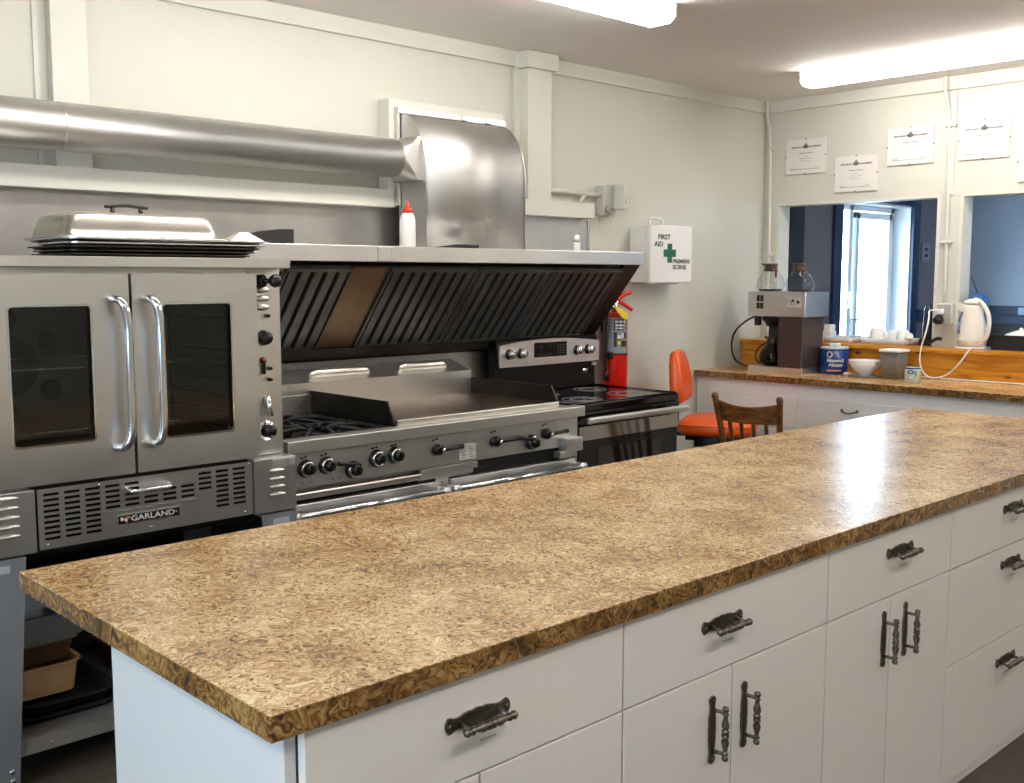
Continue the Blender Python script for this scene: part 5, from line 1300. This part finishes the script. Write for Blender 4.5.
bm = new_bm(); tube(bm, [(EX-.03, EY, 1.345), (EX+.02, EY-.004, 1.350), (EX+.115, EY-.018, 1.300)], [.012, .013, .008], 8, 2); obj('carry_handle', bm, 'redplast', t)
bm = new_bm(); tube(bm, [(EX-.025, EY, 1.352), (EX-.02, EY-.002, 1.372), (EX+.015, EY-.004, 1.358), (EX+.05, EY-.010, 1.385), (EX+.105, EY-.018, 1.398)], [.014, .015, .014, .011, .007], 8, 2); obj('squeeze_lever', bm, 'redplast', t)
bm = new_bm(); tube(bm, [(EX-.05, EY-.01, 1.315), (EX-.075, EY-.012, 1.305), (EX-.092, EY-.012, 1.25), (EX-.092, EY-.012, 1.10), (EX-.088, EY-.012, .98), (EX-.084, EY-.012, .95)], .008, 10, 2); lathe(bm, [(0, 0), (.012, 0), (.014, .05), (0, .05)], (EX-.086, EY-.012, .97), (0, 0, -1), 12); obj('hose', bm, 'black', t)
bm = new_bm()
pts = [(-.030, 1.300), (-.012, 1.345), (-.004, 1.335), (.030, 1.320), (.052, 1.290), (.058, 1.258), (.030, 1.262), (.002, 1.268)]
prism(bm, [(EX+.85*p[0]-.040, p[1]-.010) for p in pts], EY-.086, EY-.083, 'y')
for v in bm.verts:
    if v.co.z > 1.28: v.co.y += (v.co.z-1.28)*1.1
solo_tag = obj('inspection_tag', bm, 'yellow', t)
bm = new_bm(); box(bm, EX-.03, EX+.03, EY+.0690, YW-.001, 1.18, 1.32, .003); cyl(bm, (EX, EY+.01, 1.31), (EX, YW-.01, 1.315), .007, 8); obj('wall_bracket', bm, 'black', t)

# ================================================================== CHAIRS
# orange drafting chair (built facing -Y at the origin, then turned and placed)
t = thing('swivel_chair', 'orange vinyl swivel chair beside the stove', 'chair', (0, 0, FL))
SZ = .615
bm = new_bm()
def cush(bm, w, d, z0, h, r, n=6, taper=0):
    L = []
    for e, z in ((.020, z0), (.004, z0+.012), (0, z0+h*.35), (0, z0+h*.62), (.006, z0+h*.80), (.022, z0+h*.93), (.06, z0+h)):
        L.append([(p[0], p[1], z) for p in rrect(-w/2+e, w/2-e, -d/2+e, d/2-e, r, n)])
    loft(bm, L)
cush(bm, .44, .42, SZ, .085, .09); obj('seat', bm, 'orange', t)
bm = new_bm(); tube(bm, [(p[0], p[1], SZ+.058) for p in rrect(-.221, .221, -.211, .211, .09, 6)]+[(.221-.09+.09, .121, SZ+.058)], .0035, 6); obj('seat_piping', bm, 'orange', t)
bm = new_bm(); L = []
for z, w, dd, y in ((.815, .32, .020, .205), (.820, .36, .05, .205), (.85, .38, .080, .206), (.93, .36, .080, .216), (1.03, .30, .070, .230), (1.085, .24, .05, .238), (1.10, .18, .02, .240)):
    L.append([(p[0], p[1], z-.030) for p in rrect(-w/2, w/2, y-dd/2, y+dd/2, min(.03, dd*.48), 5)])
loft(bm, L); obj('backrest', bm, 'orange', t)
bm = new_bm(); box(bm, -.13, .13, .245, .255, .83, .99, .004); box(bm, -.02, .02, .225, .262, .60, .93, .004); box(bm, -.02, .02, .0, .262, .585, .605, .004); obj('back_bracket', bm, 'black', t)
bm = new_bm(); box(bm, -.17, .17, -.16, .16, SZ-.030, SZ-.0005, .006); box(bm, -.12, .14, -.12, .12, SZ-.075, SZ-.028, .01); cyl(bm, (.10, .05, SZ-.02), (.24, .03, SZ-.03), .006, 8); box(bm, -.18, -.10, -.02, .06, SZ-.04, SZ-.02, .004); obj('seat_mechanism', bm, 'black', t)
bm = new_bm(); cyl(bm, (0, 0, FL+.10), (0, 0, SZ-.026), .022, 18); obj('gas_lift', bm, 'steel_dark', t)
for k in range(5):
    a = 2*PI*k/5+.3; bm = new_bm(); tube(bm, [(0, 0, FL+.11), (.14*math.cos(a), .14*math.sin(a), FL+.09), (.27*math.cos(a), .27*math.sin(a), FL+.055)], [.02, .017, .012], 8); L_ = obj('base_arm', bm, 'black', t)
    bm = new_bm(); lathe(bm, [(0, -.018), (.024, -.018), (.026, -.012), (.026, .012), (.024, .018), (0, .018)], (.27*math.cos(a), .27*math.sin(a), FL+.0262), (math.sin(a), -math.cos(a), 0), 16); obj('caster', bm, 'black', L_)
bm = new_bm(); lathe(bm, [(.155, 0), (.165, .006), (.165, .010), (.155, .012), (.150, .006)], (0, 0, .38), n=28)
t.location = (4.885, 3.470, FL); t.rotation_euler = (0, 0, math.atan2(-.88, .47)+PI/2)
bm.free()

# wooden chair: built with its back along X, facing -Y, then turned
t = thing('wooden_chair', 'dark wooden slat back chair behind the island', 'chair', (0, 0, FL))
W2 = .155; 
def post(s):
    bm = new_bm(); tube(bm, [(s*.150, .205, FL), (s*.132, .165, .42), (s*.134, .177, .48), (s*.146, .212, .66), (s*.169, .272, .90)], [.015, .020, .020, .018, .0165], 14, 2)
    lathe(bm, [(.0165, 0), (.018, .008), (.016, .018), (.008, .025), (0, .027)], (s*.1692, .2725, .898), (0, .2, 1), 14); return bm
for s in (-1, 1): obj('back_post', post(s), 'chairwood', t)
bm = new_bm(); n = 12; lo, hi = [], []
L = []
for k in range(n+1):
    u = -1+2*k/n; x = u*.152; sag = .030*(1-u*u)
    zt_ = .885-.020*(1-u*u); zb = .785-.004*(1-u*u)
    yb = .247+sag-(.004)
    L.append([(x, yb-.010+.0, zb), (x, yb+.006, zb), (x, yb+.024, zt_), (x, yb+.008, zt_)])
loft(bm, L, smooth=False); obj('top_rail', bm, 'chairwood_x', t, bevel=.004)
for k in range(4):
    x = -.096+.064*k; sag = .024*(1-(x/.158)**2)
    bm = new_bm(); box(bm, -.009, .009, -.006, .006, 0, .35, .002)
    tl = .36; 
    for v in bm.verts:
        f = v.co.z/.35; v.co = Vector((x*(1-.12*(1-f))+v.co.x, .190+f*(.055+sag)+v.co.y, .455+f*.352))
    obj('back_slat', bm, 'chairwood', t)
bm = new_bm(); L = []
for e, z in ((.008, .430), (0, .436), (0, .452), (.006, .458)):
    L.append([(p[0]*(1+.10*(.2-p[1])), p[1], z) for p in rrect(-.19+e, .19-e, -.20+e, .20-e, .05, 5)])
loft(bm, L, smooth=False); obj('seat', bm, 'chairwood', t)
for s in (-1, 1):
    bm = new_bm(); tube(bm, [(s*.155, -.15, .432), (s*.165, -.165, .25), (s*.175, -.18, FL)], [.018, .020, .013], 12, 1); obj('leg', bm, 'chairwood', t)
for a, b in (((-.17, -.17, .20), (.17, -.17, .20)), ((-.17, -.17, .25), (-.16, .19, .25)), ((.17, -.17, .25), (.16, .19, .25)), ((-.155, .185, .20), (.155, .185, .20))):
    bm = new_bm(); cyl(bm, a, b, .010, 10); obj('stretcher', bm, 'chairwood', t)
# back faces away from the stove side: facing +X
import_face = (.99, .13)
t.rotation_euler = (0, 0, math.atan2(import_face[1], import_face[0])+PI/2)
t.location = (4.535, 2.905, FL)
SC.view_layers[0].update()
